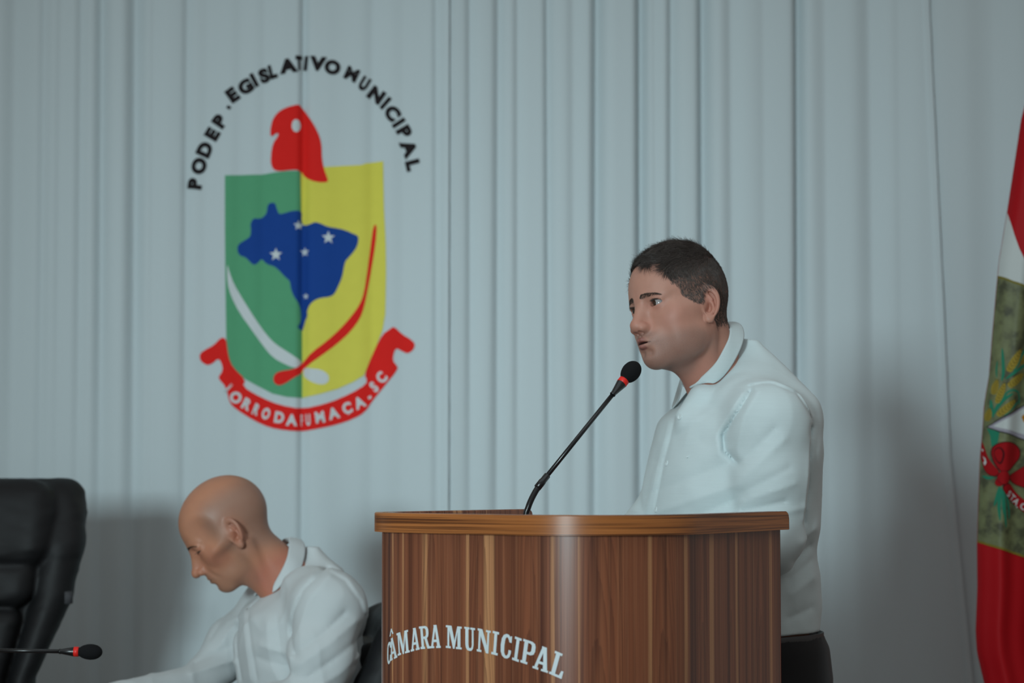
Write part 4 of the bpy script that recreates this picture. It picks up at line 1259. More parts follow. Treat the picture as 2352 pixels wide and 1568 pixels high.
def skin_color(P, o):
    """P in head space -> rgb and a stubble mask, the natural tints of a face"""
    Q = P.copy(); Q[:, 1] = np.abs(Q[:, 1])
    base = np.array(o['skin'])
    red = np.array(o['red'])
    C = np.tile(base, (len(P), 1))
    def mixin(C, col, m): return C * (1 - m[:, None]) + np.array(col) * m[:, None]
    g = lambda c, r: np.exp(-(((Q - np.array(c)) / np.array(r)) ** 2).sum(-1))
    m = .55 * g((.10, .0, -.040), (.022, .022, .018)) + .45 * g((.06, .05, -.035), (.03, .03, .025)) + .35 * g((.085, .033, -.004), (.02, .02, .011))
    m += .55 * g((-.01, .085, -.01), (.02, .02, .035)) + o.get('neckred', .35) * sstep(-.07, -.13, P[:, 2]) * sstep(.05, .0, P[:, 0])
    C = mixin(C, red, np.clip(m + .10 * vnoise(P, 60), 0, 1))
    op = o.get('open', 0)
    lipd = lip_dist(Q, op, o.get('lip_x', 0), o.get('lip_r', 1))
    C = mixin(C, o['lip'], .85 * sstep(.0012, -.0006, lipd))
    # inside of the mouth and nostrils
    C = mixin(C, (.05, .018, .016), sstep(.0004, -.0010, ell(P, (.0905, 0, -.0712 - op * .5), (.0105, .0225 - op, .0012 + op))))
    # stubble over jaw, chin and lip
    jaw = sstep(-.044, -.070, Q[:, 2] + .10 * np.clip(Q[:, 0] - .05, -.03, .03) + .25 * np.clip(.03 - Q[:, 0], 0, .02) ) * sstep(-.012, .012, Q[:, 0]) * sstep(-.150, -.122, Q[:, 2])
    jaw *= 1 - sstep(.0025, -.0005, lipd) - .0
    jaw *= 1 - .75 * g((.06, .043, -.052), (.03, .022, .018))
    must = g((.094, .010, -.0570), (.02, .017, .0055))
    st = np.clip(jaw * (1 - .8 * g((.094, .016, -.084), (.02, .012, .006))) + must, 0, 1) * o.get('stubble', .5)
    C = mixin(C, o['beard'], st * .72)
    if o.get('shaved'):
        z0 = .066 - .55 * np.clip(-P[:, 0] - .02, 0, .05) * 0
        side = sstep(.100, .055, P[:, 2]) * sstep(.062, .022, P[:, 0] + .30 * np.abs(P[:, 2] - .03)) * sstep(-.085, -.035, P[:, 2] - .5 * np.clip(P[:, 0] + .02, -.1, .0))
        side *= 1 - g((-.008, .08, -.012), (.024, .03, .038))
        C = mixin(C, o["shaved"], .50 * side)
        st = np.maximum(st, side * .25)
    return np.concatenate([np.clip(C, 0, 1), st[:, None]], 1)


def skin_material(name, rough=0.46):
    t = NT(name)
    at_ = t.n('ShaderNodeAttribute'); at_.attribute_name = 'tint'
    co = t.obj()
    big = t.noise(55, 4, .6, co); fine = t.noise(1100, 2, .6, co); sp = t.noise(1500, 1, .5, co)
    c1 = t.mix(at_.outputs['Color'], (0.30, 0.13, 0.09, 1), t.math('MULTIPLY', t.math('SUBTRACT', big.outputs[0], .42), .55))
    spk = t.math('MULTIPLY', t.math('GREATER_THAN', sp.outputs[0], .56), t.math('MULTIPLY', at_.outputs['Alpha'], .34))
    c2 = t.mix(c1, (0.035, 0.028, 0.028, 1), spk)
    t.l(c2, t.b.inputs['Base Color'])
    t.set(Roughness=rough)
    t.b.inputs['Specular IOR Level'].default_value = .38
    t.b.inputs['Subsurface Weight'].default_value = .10
    t.b.inputs['Subsurface Radius'].default_value = (.9, .35, .2)
    t.b.inputs['Subsurface Scale'].default_value = .006
    t.bump(fine.outputs[0], .10, .0006)
    return t.m


def strands(name, R0, D0, N0, ln, w, mat, parent, seg=4, droop=0.0, curl=.25, rng=RNG):
    """short hairs as tapering three-sided strands: roots, directions, surface normals, lengths"""
    n = len(R0)
    D = D0 / np.linalg.norm(D0, axis=1)[:, None]
    jit = rng.normal(0, 1, (n, 3)) * curl
    P = [R0]; d = D.copy(); p = R0.copy()
    for s in range(seg):
        d = d + jit * (0.35 / seg) * (s + .5) - N0 * droop / seg
        d /= np.linalg.norm(d, axis=1)[:, None]
        p = p + d * (ln / seg)[:, None]
        P.append(p)
    P = np.stack(P, 1)
    a = np.cross(D, N0 + 1e-3); a /= np.linalg.norm(a, axis=1)[:, None] + 1e-9
    b = np.cross(D, a)
    prof = np.linspace(1, .12, seg + 1) ** .7
    V = []
    for k in range(3):
        q = 2 * np.pi * k / 3
        off = (math.cos(q) * a + math.sin(q) * b)[:, None, :] * (prof[None, :, None] * (w / 2))
        V.append(P + off)
    V = np.stack(V, 2)                     # n, seg+1, 3, 3
    base = np.arange(n)[:, None, None] * (seg + 1) * 3
    lev = np.arange(seg)[None, :, None] * 3
    k = np.arange(3)[None, None, :]; k2 = (k + 1) % 3
    i0 = base + lev
    Q = np.stack([i0 + k, i0 + k2, i0 + 3 + k2, i0 + 3 + k], -1).reshape(-1, 4)
    me = mesh_np(name, V.reshape(-1, 3), Q)
    o = link(name, me, mat, parent)
    return o


def eyeball(name, c, gaze, mats, parent, R=EYE_R):
    """sphere with its pole on the line of sight, iris and pupil as rings of their own"""
    gz = gaze / np.linalg.norm(gaze)
    u = np.cross(gz, [0, 0, 1.]); u /= np.linalg.norm(u); w = np.cross(u, gz)
    th = np.radians([0, 4, 8, 11.0, 11.6, 16, 21, 26, 28.5, 29.5, 34, 42, 55, 70, 90, 115, 140, 180])
    n = 32; V = []
    for t in th:
        k = np.linspace(0, 2 * np.pi, n, endpoint=False)
        bul = 1 + .045 * math.exp(-(t / .42) ** 2)
        V.append(c + R * bul * (math.cos(t) * gz + math.sin(t) * (np.cos(k)[:, None] * u + np.sin(k)[:, None] * w)))
    V = np.concatenate(V); Q = []; mi = []
    for i in range(len(th) - 1):
        for k in range(n):
            k2 = (k + 1) % n
            Q.append((i * n + k, (i + 1) * n + k, (i + 1) * n + k2, i * n + k2))
            mi.append(0 if i < 3 else (1 if i < 8 else (2 if i < 9 else 3)))
    me = mesh_np(name, V, np.array(Q))
    o = link(name, me, mats, parent)
    me.polygons.foreach_set('material_index', np.array(mi, np.int32))
    me.update()
    return o


M_PUPIL = plain('pupil_black', (.004, .004, .004, 1), .06, .6, 0)
M_IRIS = plain('iris_brown', (.035, .016, .008, 1), .08, .6, .3, 900)
M_LIMBUS = plain('iris_rim', (.016, .009, .006, 1), .08, .6, 0)
M_SCLERA = plain('eye_white', (.34, .32, .32, 1), .10, .6, .04, 300)
EYE_M = [M_PUPIL, M_IRIS, M_LIMBUS, M_SCLERA]

def in_head(W, pose): return ((W - pose[1]) @ pose[0]).astype(np.float32)
def to_world(H, pose): return np.asarray(H) @ pose[0].T + pose[1]


def lash_rows(pose, o, parent, mat, side, n=90):
    ex, ey, ez = EYE_C
    lo_, hi_ = o.get('lids', (.0048, .0050))
    yy = np.linspace(-.92, .95, n)
    R0, D0 = [], []
    for y in yy:
        z = ez + o.get('lidz', -.0005) + .0010 * y + hi_ * math.sqrt(max(0, 1 - abs(y) ** 2.2))
        yl = (y * .0142 + .0005)
        r = .0141
        x = ex + math.sqrt(max(1e-8, r * r - min(yl * yl, r * r * .8) - (z - ez) ** 2))
        R0.append((x - .0004, (ey + yl) * side, z)); D0.append((1.0, (.25 * y + .1) * side, -.10 + o.get('lash_up', .15)))
    R0 = to_world(np.array(R0), pose); D0 = np.array(D0) @ pose[0].T
    N0 = np.tile(pose[0][:, 2], (n, 1))
    return strands('eyelashes', R0, D0, N0, RNG.uniform(.0045, .0075, n), .00060, mat, parent, seg=3, droop=-.5, curl=.12)


def brow(pose, o, parent, mat, side, f, n=420):
    t = RNG.uniform(0, 1, n) ** 1.35
    y = .0095 + t * .0385
    zc = .0128 + .0042 * np.sin(np.pi * np.clip(t * .85 + .02, 0, 1)) - .0022 * t + o.get('browz', 0)
    wz = o.get('brow_w', .0056) * (1 - .62 * t) * np.sqrt(np.clip(t * 10, .15, 1))
    z = zc + RNG.uniform(-1, 1, n) * wz
    P = np.stack([np.full(n, .11), y, z], -1).astype(np.float32)
    for _ in range(28):                                   # walk back on to the skin
        P[:, 0] -= f(P) * .8
    e = .002
    d0 = f(P); N = np.stack([(f(P + V3(*(e * np.eye(3)[k]))) - d0) / e for k in range(3)], -1)
    N /= np.linalg.norm(N, axis=1)[:, None] + 1e-9
    D = np.stack([-.30 * t, .60 + .9 * t, .75 - 1.15 * t - .8 * (z - zc) / .004], -1)
    D = D - N * (D * N).sum(-1, keepdims=True) + N * .22 * np.linalg.norm(D, axis=1)[:, None]
    P[:, 1] *= side; D[:, 1] *= side; N[:, 1] *= side
    return strands('eyebrow', to_world(P, pose), D @ pose[0].T, N @ pose[0].T, RNG.uniform(.0050, .0090, n) * (1 - .35 * t), .00036, mat, parent, seg=3, droop=.35, curl=.35)

# ------------------------------------------------------------------ the man at the lectern
SP_POSE = (frame(math.radians(33.5), math.radians(-.5), math.radians(9.8)), np.array([.3177, 4.1103, 1.5660]))
SP = dict(skin=(.455, .228, .168), red=(.45, .172, .125), lip=(.25, .090, .076), beard=(.195, .125, .105), stubble=.66,
          full=True, face=1.04, jaw=1.06, open=.0015, nape=.028, crown=.009, nose_tip=1.03, nose_len=-.0025, neckr=.95, throat=-.012, neckred=.45,
          lids=(.0050, .0054))
_nb = in_head(np.array([[.398, 4.155, 1.415]]), SP_POSE)[0]
_nf = in_head(np.array([[.366, 4.125, 1.410]]), SP_POSE)[0]
SP['neck'] = tuple(_nb); SP['notch'] = tuple(_nf)
M_SKIN_A = skin_material('skin_warm_tan', .52)
M_HAIR = NT('hair_dark_brown').set(Roughness=.42)
_hn = M_HAIR.noise(260, 2, .5, M_HAIR.obj())
M_HAIR.l(M_HAIR.mix((.022, .017, .015, 1), (.125, .098, .086, 1), _hn.outputs[0]), M_HAIR.b.inputs['Base Color'])
M_HAIR = M_HAIR.m
M_BROW_A = plain('brow_dark_brown', (.060, .040, .032, 1), .5, .4, .3, 300)

speaker = empty('person', (.40, 4.14, 0), 'standing man in pale mint long-sleeved shirt speaking into the lectern microphone', 'person')
_f = lambda P: head_sdf(P, SP)
V, Q, _ = mesh_sdf(_f, (-.125, -.11, -.235), (.135, .11, .14), .0014)
HEAD_A = (V, Q)
col = skin_color(V, SP)


def hair_mask(P):
    """1 where the scalp carries hair (head space)"""
    x, y, z = P[:, 0], np.abs(P[:, 1]), P[:, 2]
    n = .004 * vnoise(P, 90, 3)
    front = sstep(.0, .006, z - (.0745 - .9 * np.clip(y - .040, 0, .05) * 0 + .5 * np.clip(.030 - y, 0, .03) * .15) + n)   # fringe line
    # side line: how far forward hair comes at each height
    xs = np.interp(z, [-.09, -.070, -.040, -.030, -.006, .004, .018, .030, .045, .060, .072, .085], [-.045, -.042, -.030, -.024, .024, .042, .052, .062, .069, .069, .066, .10])
    side = sstep(-.004, .004, xs - x + n)
    low = sstep(-.050, -.030, z + .35 * np.clip(x + .06, -.05, .05))
    ear = 1 - sstep(.016, .006, np.sqrt(((x + .012) / 1.0) ** 2 + ((z + .010) / 1.75) ** 2) - .006) * sstep(.06, .066, y)
    # sideburn bottom
    sb = np.where(x > -.006, sstep(-.012, -.004, z), 1.0)
    return np.clip(np.where(z > .072, np.maximum(front * sstep(.01, .0, x - .2), side), side) * low * ear * sb, 0, 1)


hm = hair_mask(V)
hk = hm * (.55 + .35 * sstep(.02, .07, V[:, 2]))
col[:, :3] = col[:, :3] * (1 - hk[:, None]) + np.array((.035, .027, .024)) * hk[:, None]
W = to_world(V, SP_POSE)

NRM = vnormals(V, Q)
# --- hair: roots scattered over the scalp faces
fm = hm[Q].mean(1)
fa = np.linalg.norm(np.cross(V[Q[:, 2]] - V[Q[:, 0]], V[Q[:, 3]] - V[Q[:, 1]]), axis=1) * .5
pr = fa * fm; pr /= pr.sum()
NH = 26000
pick = RNG.choice(len(Q), NH, p=pr)
uv = RNG.uniform(0, 1, (NH, 2))
q = Q[pick]
root = (V[q[:, 0]] * (1 - uv[:, :1]) + V[q[:, 1]] * uv[:, :1]) * (1 - uv[:, 1:]) + (V[q[:, 3]] * (1 - uv[:, :1]) + V[q[:, 2]] * uv[:, :1]) * uv[:, 1:]
nr = NRM[q[:, 0]]
x, y, z = root.T
top = sstep(.050, .095, z + .25 * np.clip(x, -.1, .1))
frontness = sstep(.02, .085, x) * top
back = sstep(-.03, -.08, x)
clump = np.stack([vnoise(root, 70, 5), vnoise(root, 70, 6), vnoise(root, 70, 7)], -1)
# growth: forward over the top, lifted at the fringe, down and back on the sides
dir_top = np.stack([np.full(NH, 1.0), .30 + 0 * y, .10 + .55 * frontness], -1)
dir_side = np.stack([-.45 + .9 * sstep(.0, .03, x) * .2 + 0 * x, .0 * x, np.full(NH, -1.0)], -1)
dir_back = np.stack([.1 + 0 * x, 0 * x, np.full(NH, -1.0)], -1)
D = dir_side * (1 - back[:, None]) + dir_back * back[:, None]
D = D * (1 - top[:, None]) + dir_top * top[:, None]
D = D + .45 * clump
D -= nr * (D * nr).sum(-1, keepdims=True)
D /= np.linalg.norm(D, axis=1)[:, None] + 1e-9
lift = .32 + .06 * top + .06 * frontness
D = D + nr * lift[:, None]
ln = (.0065 + .024 * top + .003 * frontness) * RNG.uniform(.75, 1.2, NH) * (1 + .22 * vnoise(root, 55, 9))
edge = hair_mask(root.astype(np.float32))
ln *= .35 + .65 * edge
ln *= 1 - .35 * sstep(.01, -.04, z)
hair = strands('hair', to_world(root, SP_POSE), D @ SP_POSE[0].T, nr @ SP_POSE[0].T, ln, .00066, M_HAIR, speaker, seg=4, droop=.60, curl=.34)
tag(hair, 'short dark brown hair', kind='stuff')
for s in (1, -1):
    brow(SP_POSE, SP, speaker, M_BROW_A, s, _f, 460)
    c = to_world([(EYE_C[0], EYE_C[1] * s, EYE_C[2])], SP_POSE)[0]
    gz = SP_POSE[0] @ np.array([1.0, -.20, -.06])
    e = eyeball('eye', c, gz, EYE_M, speaker)
    lash_rows(SP_POSE, SP, e, M_HAIR, s)

PHI_A = math.radians(22)
fA = np.array([-math.cos(PHI_A), -math.sin(PHI_A), 0]); lA = np.array([math.sin(PHI_A), -math.cos(PHI_A), 0])
M_SHIRT_A = fabric('pale_mint_cotton', (.60, .690, .705, 1), .8, 800, .05, .10)
M_BUTTON = plain('pearl_button', (.62, .70, .71, 1), .3, .5, .03)
M_TROUSER = fabric('black_trouser_cloth', (.010, .009, .010, 1), .9, 900, .2)
M_BELT = plain('dark_grey_leather', (.022, .020, .021, 1), .55, .5, .15, 60)
M_SHOE = plain('black_shoe_leather', (.010, .009, .009, 1), .3, .5, .1)
_zz = [.93, .96, 1.02, 1.08, 1.115, 1.16, 1.22, 1.29, 1.36, 1.39, 1.42, 1.46, 1.49, 1.51]
_tA = table(_zz, [(.418, 4.15, .170, .146), (.418, 4.15, .174, .150), (.416, 4.15, .182, .157), (.411, 4.15, .184, .156), (.409, 4.15, .184, .155),
                  (.4150, 4.15, .188, .156), (.4160, 4.15, .190, .158), (.4240, 4.145, .195, .148), (.4330, 4.150, .185, .138), (.452, 4.158, .168, .112), (.454, 4.162, .124, .092), (.468, 4.170, .080, .044), (.464, 4.172, .048, .020), (.455, 4.17, .02, .012)])
RING_A = dict(M=np.array([.3690, 4.149, 1.4825]), m=np.array([.0400, .0162, .0630]))
_nA = -fA * .816 + np.array([0, 0, -.578])
_pA = fA * .816 + np.array([0, 0, .578])
ARM_A = dict(n=[(.440, 4.06, 1.362), (.4690, 3.988, 1.342), (.4700, 3.972, 1.25), (.4640, 3.965, 1.130)], rn=[.072, .0735, .0665, .0600],
             f=[(.400, 4.22, 1.372), (.385, 4.270, 1.345), (.330, 4.255, 1.24), (.262, 4.235, 1.140)], rf=[.066, .066, .056, .0500],
             wn=(.250, 3.865, 1.106), wf=(.165, 4.035, 1.108))


def core_A(P):
    d = loft(P, _tA, fA, lA)
    for s, e in (((.436, 4.178, 1.452), (.464, 4.005, 1.360)), ((.436, 4.178, 1.452), (.400, 4.265, 1.365))):
        d = smin(d, cap(P, s, e, .038, .052), .04)
    return d


FOLDS_A = [
    ([(1722, 898), (1690, 948), (1662, 1000), (1664, 1035), (1690, 1062)], 7, -.0100),
    ([(1700, 905), (1668, 955), (1645, 1000), (1650, 1040)], 12, .0035),
    ([(1735, 900), (1700, 960), (1686, 1030), (1692, 1062)], 14, .0045),
    ([(1722, 886), (1770, 880), (1828, 905), (1866, 962)], 4, -.0036),
    ([(1720, 880), (1770, 874), (1832, 899), (1872, 958)], 6, .0018),
    ([(1692, 1066), (1770, 985)], 10, -.0035), ([(1700, 1095), (1790, 1010)], 14, .0030),
    ([(1695, 1130), (1800, 1075)], 11, -.0030), ([(1700, 1150), (1815, 1110)], 13, .0035),
    ([(1700, 1172), (1790, 1150)], 8, -.0045), ([(1720, 1190), (1840, 1165)], 12, .0040),
    ([(1530, 1010), (1602, 960)], 20, .0030), ([(1520, 1060), (1610, 1010)], 18, -.0025),
    ([(1510, 1130), (1680, 1060)], 22, -.0035), ([(1520, 1175), (1690, 1112)], 20, .0040), ([(1600, 1185), (1700, 1140)], 14, -.0035),
    ([(1560, 1000), (1650, 940)], 16, -.0020), ([(1600, 940), (1655, 870)], 18, .0020),
    ([(1560, 960), (1535, 1060), (1512, 1180)], 5, -.0030), ([(1548, 960), (1522, 1060), (1497, 1180)], 8, .0022),
    ([(1868, 1255), (1820, 1290)], 14, -.0060), ([(1880, 1215), (1835, 1245)], 18, .0050), ([(1875, 1330), (1820, 1365)], 20, .0035),
    ([(1872, 1290), (1815, 1330)], 14, -.0030), ([(1872, 1400), (1815, 1420)], 14, -.0030),
    ([(1858, 1010), (1848, 1100), (1840, 1190)], 8, .0030), ([(1868, 980), (1858, 1100), (1850, 1200)], 7, -.0060),
    ([(1488, 1098), (1462, 1120)], 7, -.0040), ([(1480, 1125), (1448, 1150)], 8, .0045), ([(1492, 1140), (1452, 1165)], 7, -.0035),
]


def shirt_A(P):
    P = P.astype(np.float32)
    d = core_A(P)
    # cut for the neck, a V down the front
    pl = ((P - RING_A['M'].astype(np.float32)) @ _pA.astype(np.float32)) - .010
    ax = cap(P, (.345, 4.135, 1.56), (.392, 4.155, 1.40), .065, .065)
    d = smax(d, -np.maximum(-pl, ax), .004)
    d = smax(d, -cap(P, (.312, 4.112, 1.437), (.310, 4.086, 1.385), .016, .003), .006)
    d = smin(d, cap(P, at(1612, 918, 4.082), at(1576, 955, 4.070), .026, .016), .025)      # near edge of the button placket
    an = chain(P, ARM_A['n'], ARM_A['rn'], .03)
    an = smin(an, cap(P, ARM_A['n'][-1], ARM_A['wn'], .060, .041), .02)
    af = chain(P, ARM_A['f'], ARM_A['rf'], .03)
    af = smin(af, cap(P, ARM_A['f'][-1], ARM_A['wf'], .0500, .038), .02)
    d = smin(d, an, .014); d = smin(d, af, .014)
    d = np.maximum(d, .9575 + .03 * (P[:, 0] - .45) - P[:, 2])
    q = P * V3(1, 1, .55)
    d = d - .0022 * vnoise(q, 13, 2) - .0010 * vnoise(P, 31, 4) - .0012 * ridged(P * V3(1.0, 1.0, .55) + .06 * P[:, (2, 0, 1)], 11, 41)
    return d - crease_sum(P, FOLDS_A, 3.98, 4.18)


Vs, Qs, _ = mesh_sdf(shirt_A, (.08, 3.78, .94), (.66, 4.42, 1.56), .0042, K=5, newton=2, margin=1.6)
Vs = smooth_np(Vs, Qs, 1, .4)
shirtA = link('shirt', mesh_np('shirt', Vs, Qs), M_SHIRT_A, speaker)
tag(shirtA, 'pale mint button-up shirt')
collar('collar', RING_A['M'], RING_A['m'], lA, .060, _nA, M_SHIRT_A, shirtA, lambda P: np.minimum(shirt_A(P), head_sdf(in_head(P, SP_POSE), SP)), (.032, .016), .006, .042, psi=(-2.85, 2.66), drop=.012, tip=.004)
for (bx, by) in ((1561, 957), (1531, 1064), (1507, 1170), (1580, 1048)):
    # on the front of the cloth, found by stepping along the view ray
    r = ray(bx, by); t = 3.75
    for _k in range(80):
        p = np.array([[0, 0, CAMZ]]) + r * t
        dd = float(shirt_A(p)[0]); t += dd * .8
    p = (np.array([0, 0, CAMZ]) + r * t)
    e = .004; g = np.array([float(shirt_A((p + e * np.eye(3)[k])[None])[0] - shirt_A(p[None])[0]) for k in range(3)])
    button(p, g, .0055 if by != 1048 else .003, M_BUTTON, shirtA)

# trousers, belt, shoes
HIP = [(.462, 4.063), (.388, 4.237)]
def trouser_A(P):
    P = P.astype(np.float32)
    d = loft(P, table([.70, .80, .87, .93, .952], [(.425, 4.15, .185, .150), (.425, 4.15, .188, .158), (.426, 4.15, .188, .168), (.424, 4.15, .182, .164), (.420, 4.15, .176, .157)]), fA, lA)
    for (hx, hy) in HIP:
        d = smin(d, chain(P, [(hx, hy, .80), (hx - .01, hy, .48), (hx + .02, hy, .09)], [.098, .075, .060], .03), .03)
    d = np.maximum(d, np.maximum(P[:, 2] - .950 - .03 * (P[:, 0] - .45), .045 - P[:, 2]))
    return d - .003 * vnoise(P * V3(1, 1, .4), 16, 8)
Vt, Qt, _ = mesh_sdf(trouser_A, (.20, 3.88, .03), (.66, 4.42, .98), .008, K=5)
trA = link('trousers', mesh_np('trousers', Vt, Qt), M_TROUSER, speaker)
_a = np.linspace(0, 2 * np.pi, 97)[:-1]
def belt_ring(z, e):
    A, B = .1715 + e, .1505 + e
    c, s = np.cos(_a), np.sin(_a)
    k = (np.abs(c) ** 2.3 + np.abs(s) ** 2.3) ** (-1 / 2.3)
    x = .4195 + k * (c * A * lA[0] + s * B * fA[0]); y = 4.15 + k * (c * A * lA[1] + s * B * fA[1])
    return np.stack([x, y, z + .03 * (x - .45) + 0 * x], -1)
_rows = [belt_ring(.936, .004), belt_ring(.937, .007), belt_ring(.9545, .007), belt_ring(.9555, .004)]
Pb = np.stack(_rows + [_rows[0]], 0); Pb = np.concatenate([Pb, Pb[:, :1]], 1)
vb, qb, _ = grid_np(Pb)
tag(link('belt', mesh_np('belt', vb, qb), M_BELT, trA), 'dark grey leather belt')
for (hx, hy) in HIP: shoe(speaker, (hx + .02, hy), fA, M_SHOE)

# the body itself: head and neck, trunk and limbs under the clothes, hands on the lectern shelf
def inner_A(P):
    P = P.astype(np.float32)
    d = core_A(P) + .016
    d = smin(d, chain(P, ARM_A['n'], [r - .020 for r in ARM_A['rn']], .03), .03)
    d = smin(d, cap(P, ARM_A['n'][-1], ARM_A['wn'], .042, .027), .02)
    d = smin(d, chain(P, ARM_A['f'], [r - .018 for r in ARM_A['rf']], .03), .03)
    d = smin(d, cap(P, ARM_A['f'][-1], ARM_A['wf'], .040, .027), .02)
    for (hx, hy) in HIP:
        d = smin(d, chain(P, [(hx, hy, .86), (hx - .01, hy, .48), (hx + .02, hy, .08)], [.085, .060, .042], .03), .04)
    return np.maximum(d, P[:, 2] - 1.47)
Vi, Qi, _ = mesh_sdf(inner_A, (.08, 3.78, .03), (.66, 4.42, 1.50), .010, K=5)
_hn = lambda P: hand_sdf(P.astype(np.float32), np.array([.222, 3.853, 1.102]), np.array([-.93, -.30, -.10]), np.array([0, 0, 1.]), 1, .30)
_hf = lambda P: hand_sdf(P.astype(np.float32), np.array([.152, 4.005, 1.104]), np.array([-.42, -.88, -.10]), np.array([0, 0, 1.]), -1, .30)
V1, Q1, _ = mesh_sdf(_hn, (.02, 3.72, 1.04), (.27, 3.95, 1.15), .0025, K=5)
V2, Q2, _ = mesh_sdf(_hf, (.0, 3.80, 1.04), (.25, 4.05, 1.15), .0025, K=5)
Vall, Qall, _ = join_np([(W, Q, None), (Vi, Qi, None), (V1, Q1, None), (V2, Q2, None)])
me = mesh_np('body', Vall, Qall)
set_color(me, 'tint', np.concatenate([col, tint_flat(Vi, SP['skin']), tint_flat(V1, SP['red']), tint_flat(V2, SP['red'])]))
link('body', me, M_SKIN_A, speaker)

# ------------------------------------------------------------------ the seated man
SE_POSE = (frame(math.radians(7.2), math.radians(33.7), math.radians(-1.8)), np.array([-.6264, 4.8380, 1.1327]))
SE = dict(skin=(.455, .205, .122), red=(.45, .150, .100), lip=(.27, .11, .085), beard=(.20, .145, .115), stubble=.35,
          lean=True, lip_r=.72, lip_x=-.0045, throat=-.012, face=.96, jaw=.96, open=0.0, nose_tip=.98, nose_len=.0040, neckr=.93, neckred=.75, shaved=(.19, .145, .125),
          lids=(.0022, .0012), lidz=-.0030, lash_up=-.3, browz=-.0015, brow_w=.0026, fore=-.006)
SE['neck'] = tuple(in_head(np.array([[-.485, 4.865, 1.010]]), SE_POSE)[0])
SE['notch'] = tuple(in_head(np.array([[-.532, 4.848, .988]]), SE_POSE)[0])
M_SKIN_B = skin_material('skin_tanned', .47)
M_BROW_B = plain('brow_brown', (.035, .025, .02, 1), .5, .4, .3, 300)
seated = empty('person', (-.46, 4.86, 0), 'seated man with shaved head in white shirt looking down beside the lectern', 'person')
_g = lambda P: head_sdf(P, SE)
Vb, Qb, _ = mesh_sdf(_g, (-.125, -.11, -.250), (.140, .11, .14), .0015)
colb = skin_color(Vb, SE)
Wb = to_world(Vb, SE_POSE)
for s in (1, -1):
    brow(SE_POSE, SE, seated, M_BROW_B, s, _g, 300)
    c = to_world([(EYE_C[0], EYE_C[1] * s, EYE_C[2])], SE_POSE)[0]
    e = eyeball('eye', c, SE_POSE[0] @ np.array([1.0, 0, -.42]), EYE_M, seated)
    lash_rows(SE_POSE, SE, e, M_BROW_B, s)

PHI_B = math.radians(25)
fB = np.array([-math.cos(PHI_B), -math.sin(PHI_B), 0]); lB = np.array([math.sin(PHI_B), -math.cos(PHI_B), 0])
M_SHIRT_B = fabric('white_cotton', (.52, .555, .565, 1), .72, 1100, .03)
_zb = [.50, .62, .72, .80, .88, .95, 1.00, 1.03, 1.06, 1.09]
_tB = table(_zb, [(-.395, 4.86, .175, .140), (-.415, 4.86, .172, .140), (-.440, 4.86, .170, .140), (-.462, 4.86, .170, .138), (-.476, 4.86, .172, .134), (-.466, 4.865, .172, .132),
                  (-.444, 4.875, .132, .092), (-.421, 4.885, .080, .047), (-.436, 4.89, .050, .024), (-.450, 4.89, .02, .012)])
RING_B = dict(M=np.array([-.5290, 4.868, 1.0490]), m=np.array([.0265, .0125, .0640]))
_nB = -fB * .91 + np.array([0, 0, -.41])
_pB = fB * .91 + np.array([0, 0, .41])
ARM_B = dict(n=[(-.440, 4.78, .985), (-.395, 4.705, .968), (-.402, 4.665, .87), (-.430, 4.635, .765)], rn=[.068, .0740, .066, .058],
             f=[(-.500, 4.94, .985), (-.545, 5.015, .955), (-.632, 4.985, .868), (-.705, 4.950, .780)], rf=[.066, .066, .057, .046],
             wn=(-.680, 4.540, .764), wf=(-.870, 4.790, .762))


def core_B(P):
    d = loft(P, _tB, fB, lB)
    for s, e in (((-.452, 4.888, 1.022), (-.408, 4.725, .970)), ((-.452, 4.888, 1.022), (-.525, 5.00, .962))):
        d = smin(d, cap(P, s, e, .034, .050), .04)
    return d


FOLDS_B = [
    ([(745, 1310), (705, 1350), (682, 1400), (676, 1450), (690, 1490)], 7, -.0060), ([(725, 1320), (690, 1370), (664, 1430), (668, 1480)], 13, .0035),
    ([(765, 1318), (720, 1370), (700, 1430), (706, 1480)], 14, .0040),
    ([(760, 1308), (800, 1330), (832, 1378), (845, 1420)], 5, -.0025), ([(752, 1300), (800, 1320), (838, 1370), (852, 1415)], 7, .0025),
    ([(690, 1492), (760, 1440), (800, 1400)], 9, -.0050), ([(700, 1515), (770, 1465), (825, 1420)], 14, .0050),
    ([(715, 1545), (780, 1500), (832, 1460)], 10, -.0050), ([(730, 1570), (790, 1535), (830, 1500)], 14, .0045),
    ([(640, 1420), (650, 1500), (690, 1560)], 16, -.0045), ([(615, 1430), (622, 1510), (650, 1568)], 18, .0040),
    ([(600, 1480), (680, 1500)], 14, .0045), ([(596, 1510), (690, 1535)], 14, -.0050),
    ([(560, 1400), (575, 1480), (590, 1560)], 6, -.0030), ([(548, 1400), (560, 1480), (572, 1560)], 9, .0025),
    ([(528, 1440), (532, 1500), (545, 1568)], 8, -.0070),
    ([(510, 1450), (470, 1510)], 12, .0045), ([(500, 1500), (420, 1540)], 9, -.0045), ([(520, 1530), (420, 1560)], 9, .0045), ([(480, 1440), (455, 1480)], 9, -.0040),
    ([(838, 1430), (820, 1520)], 9, -.0050),
]


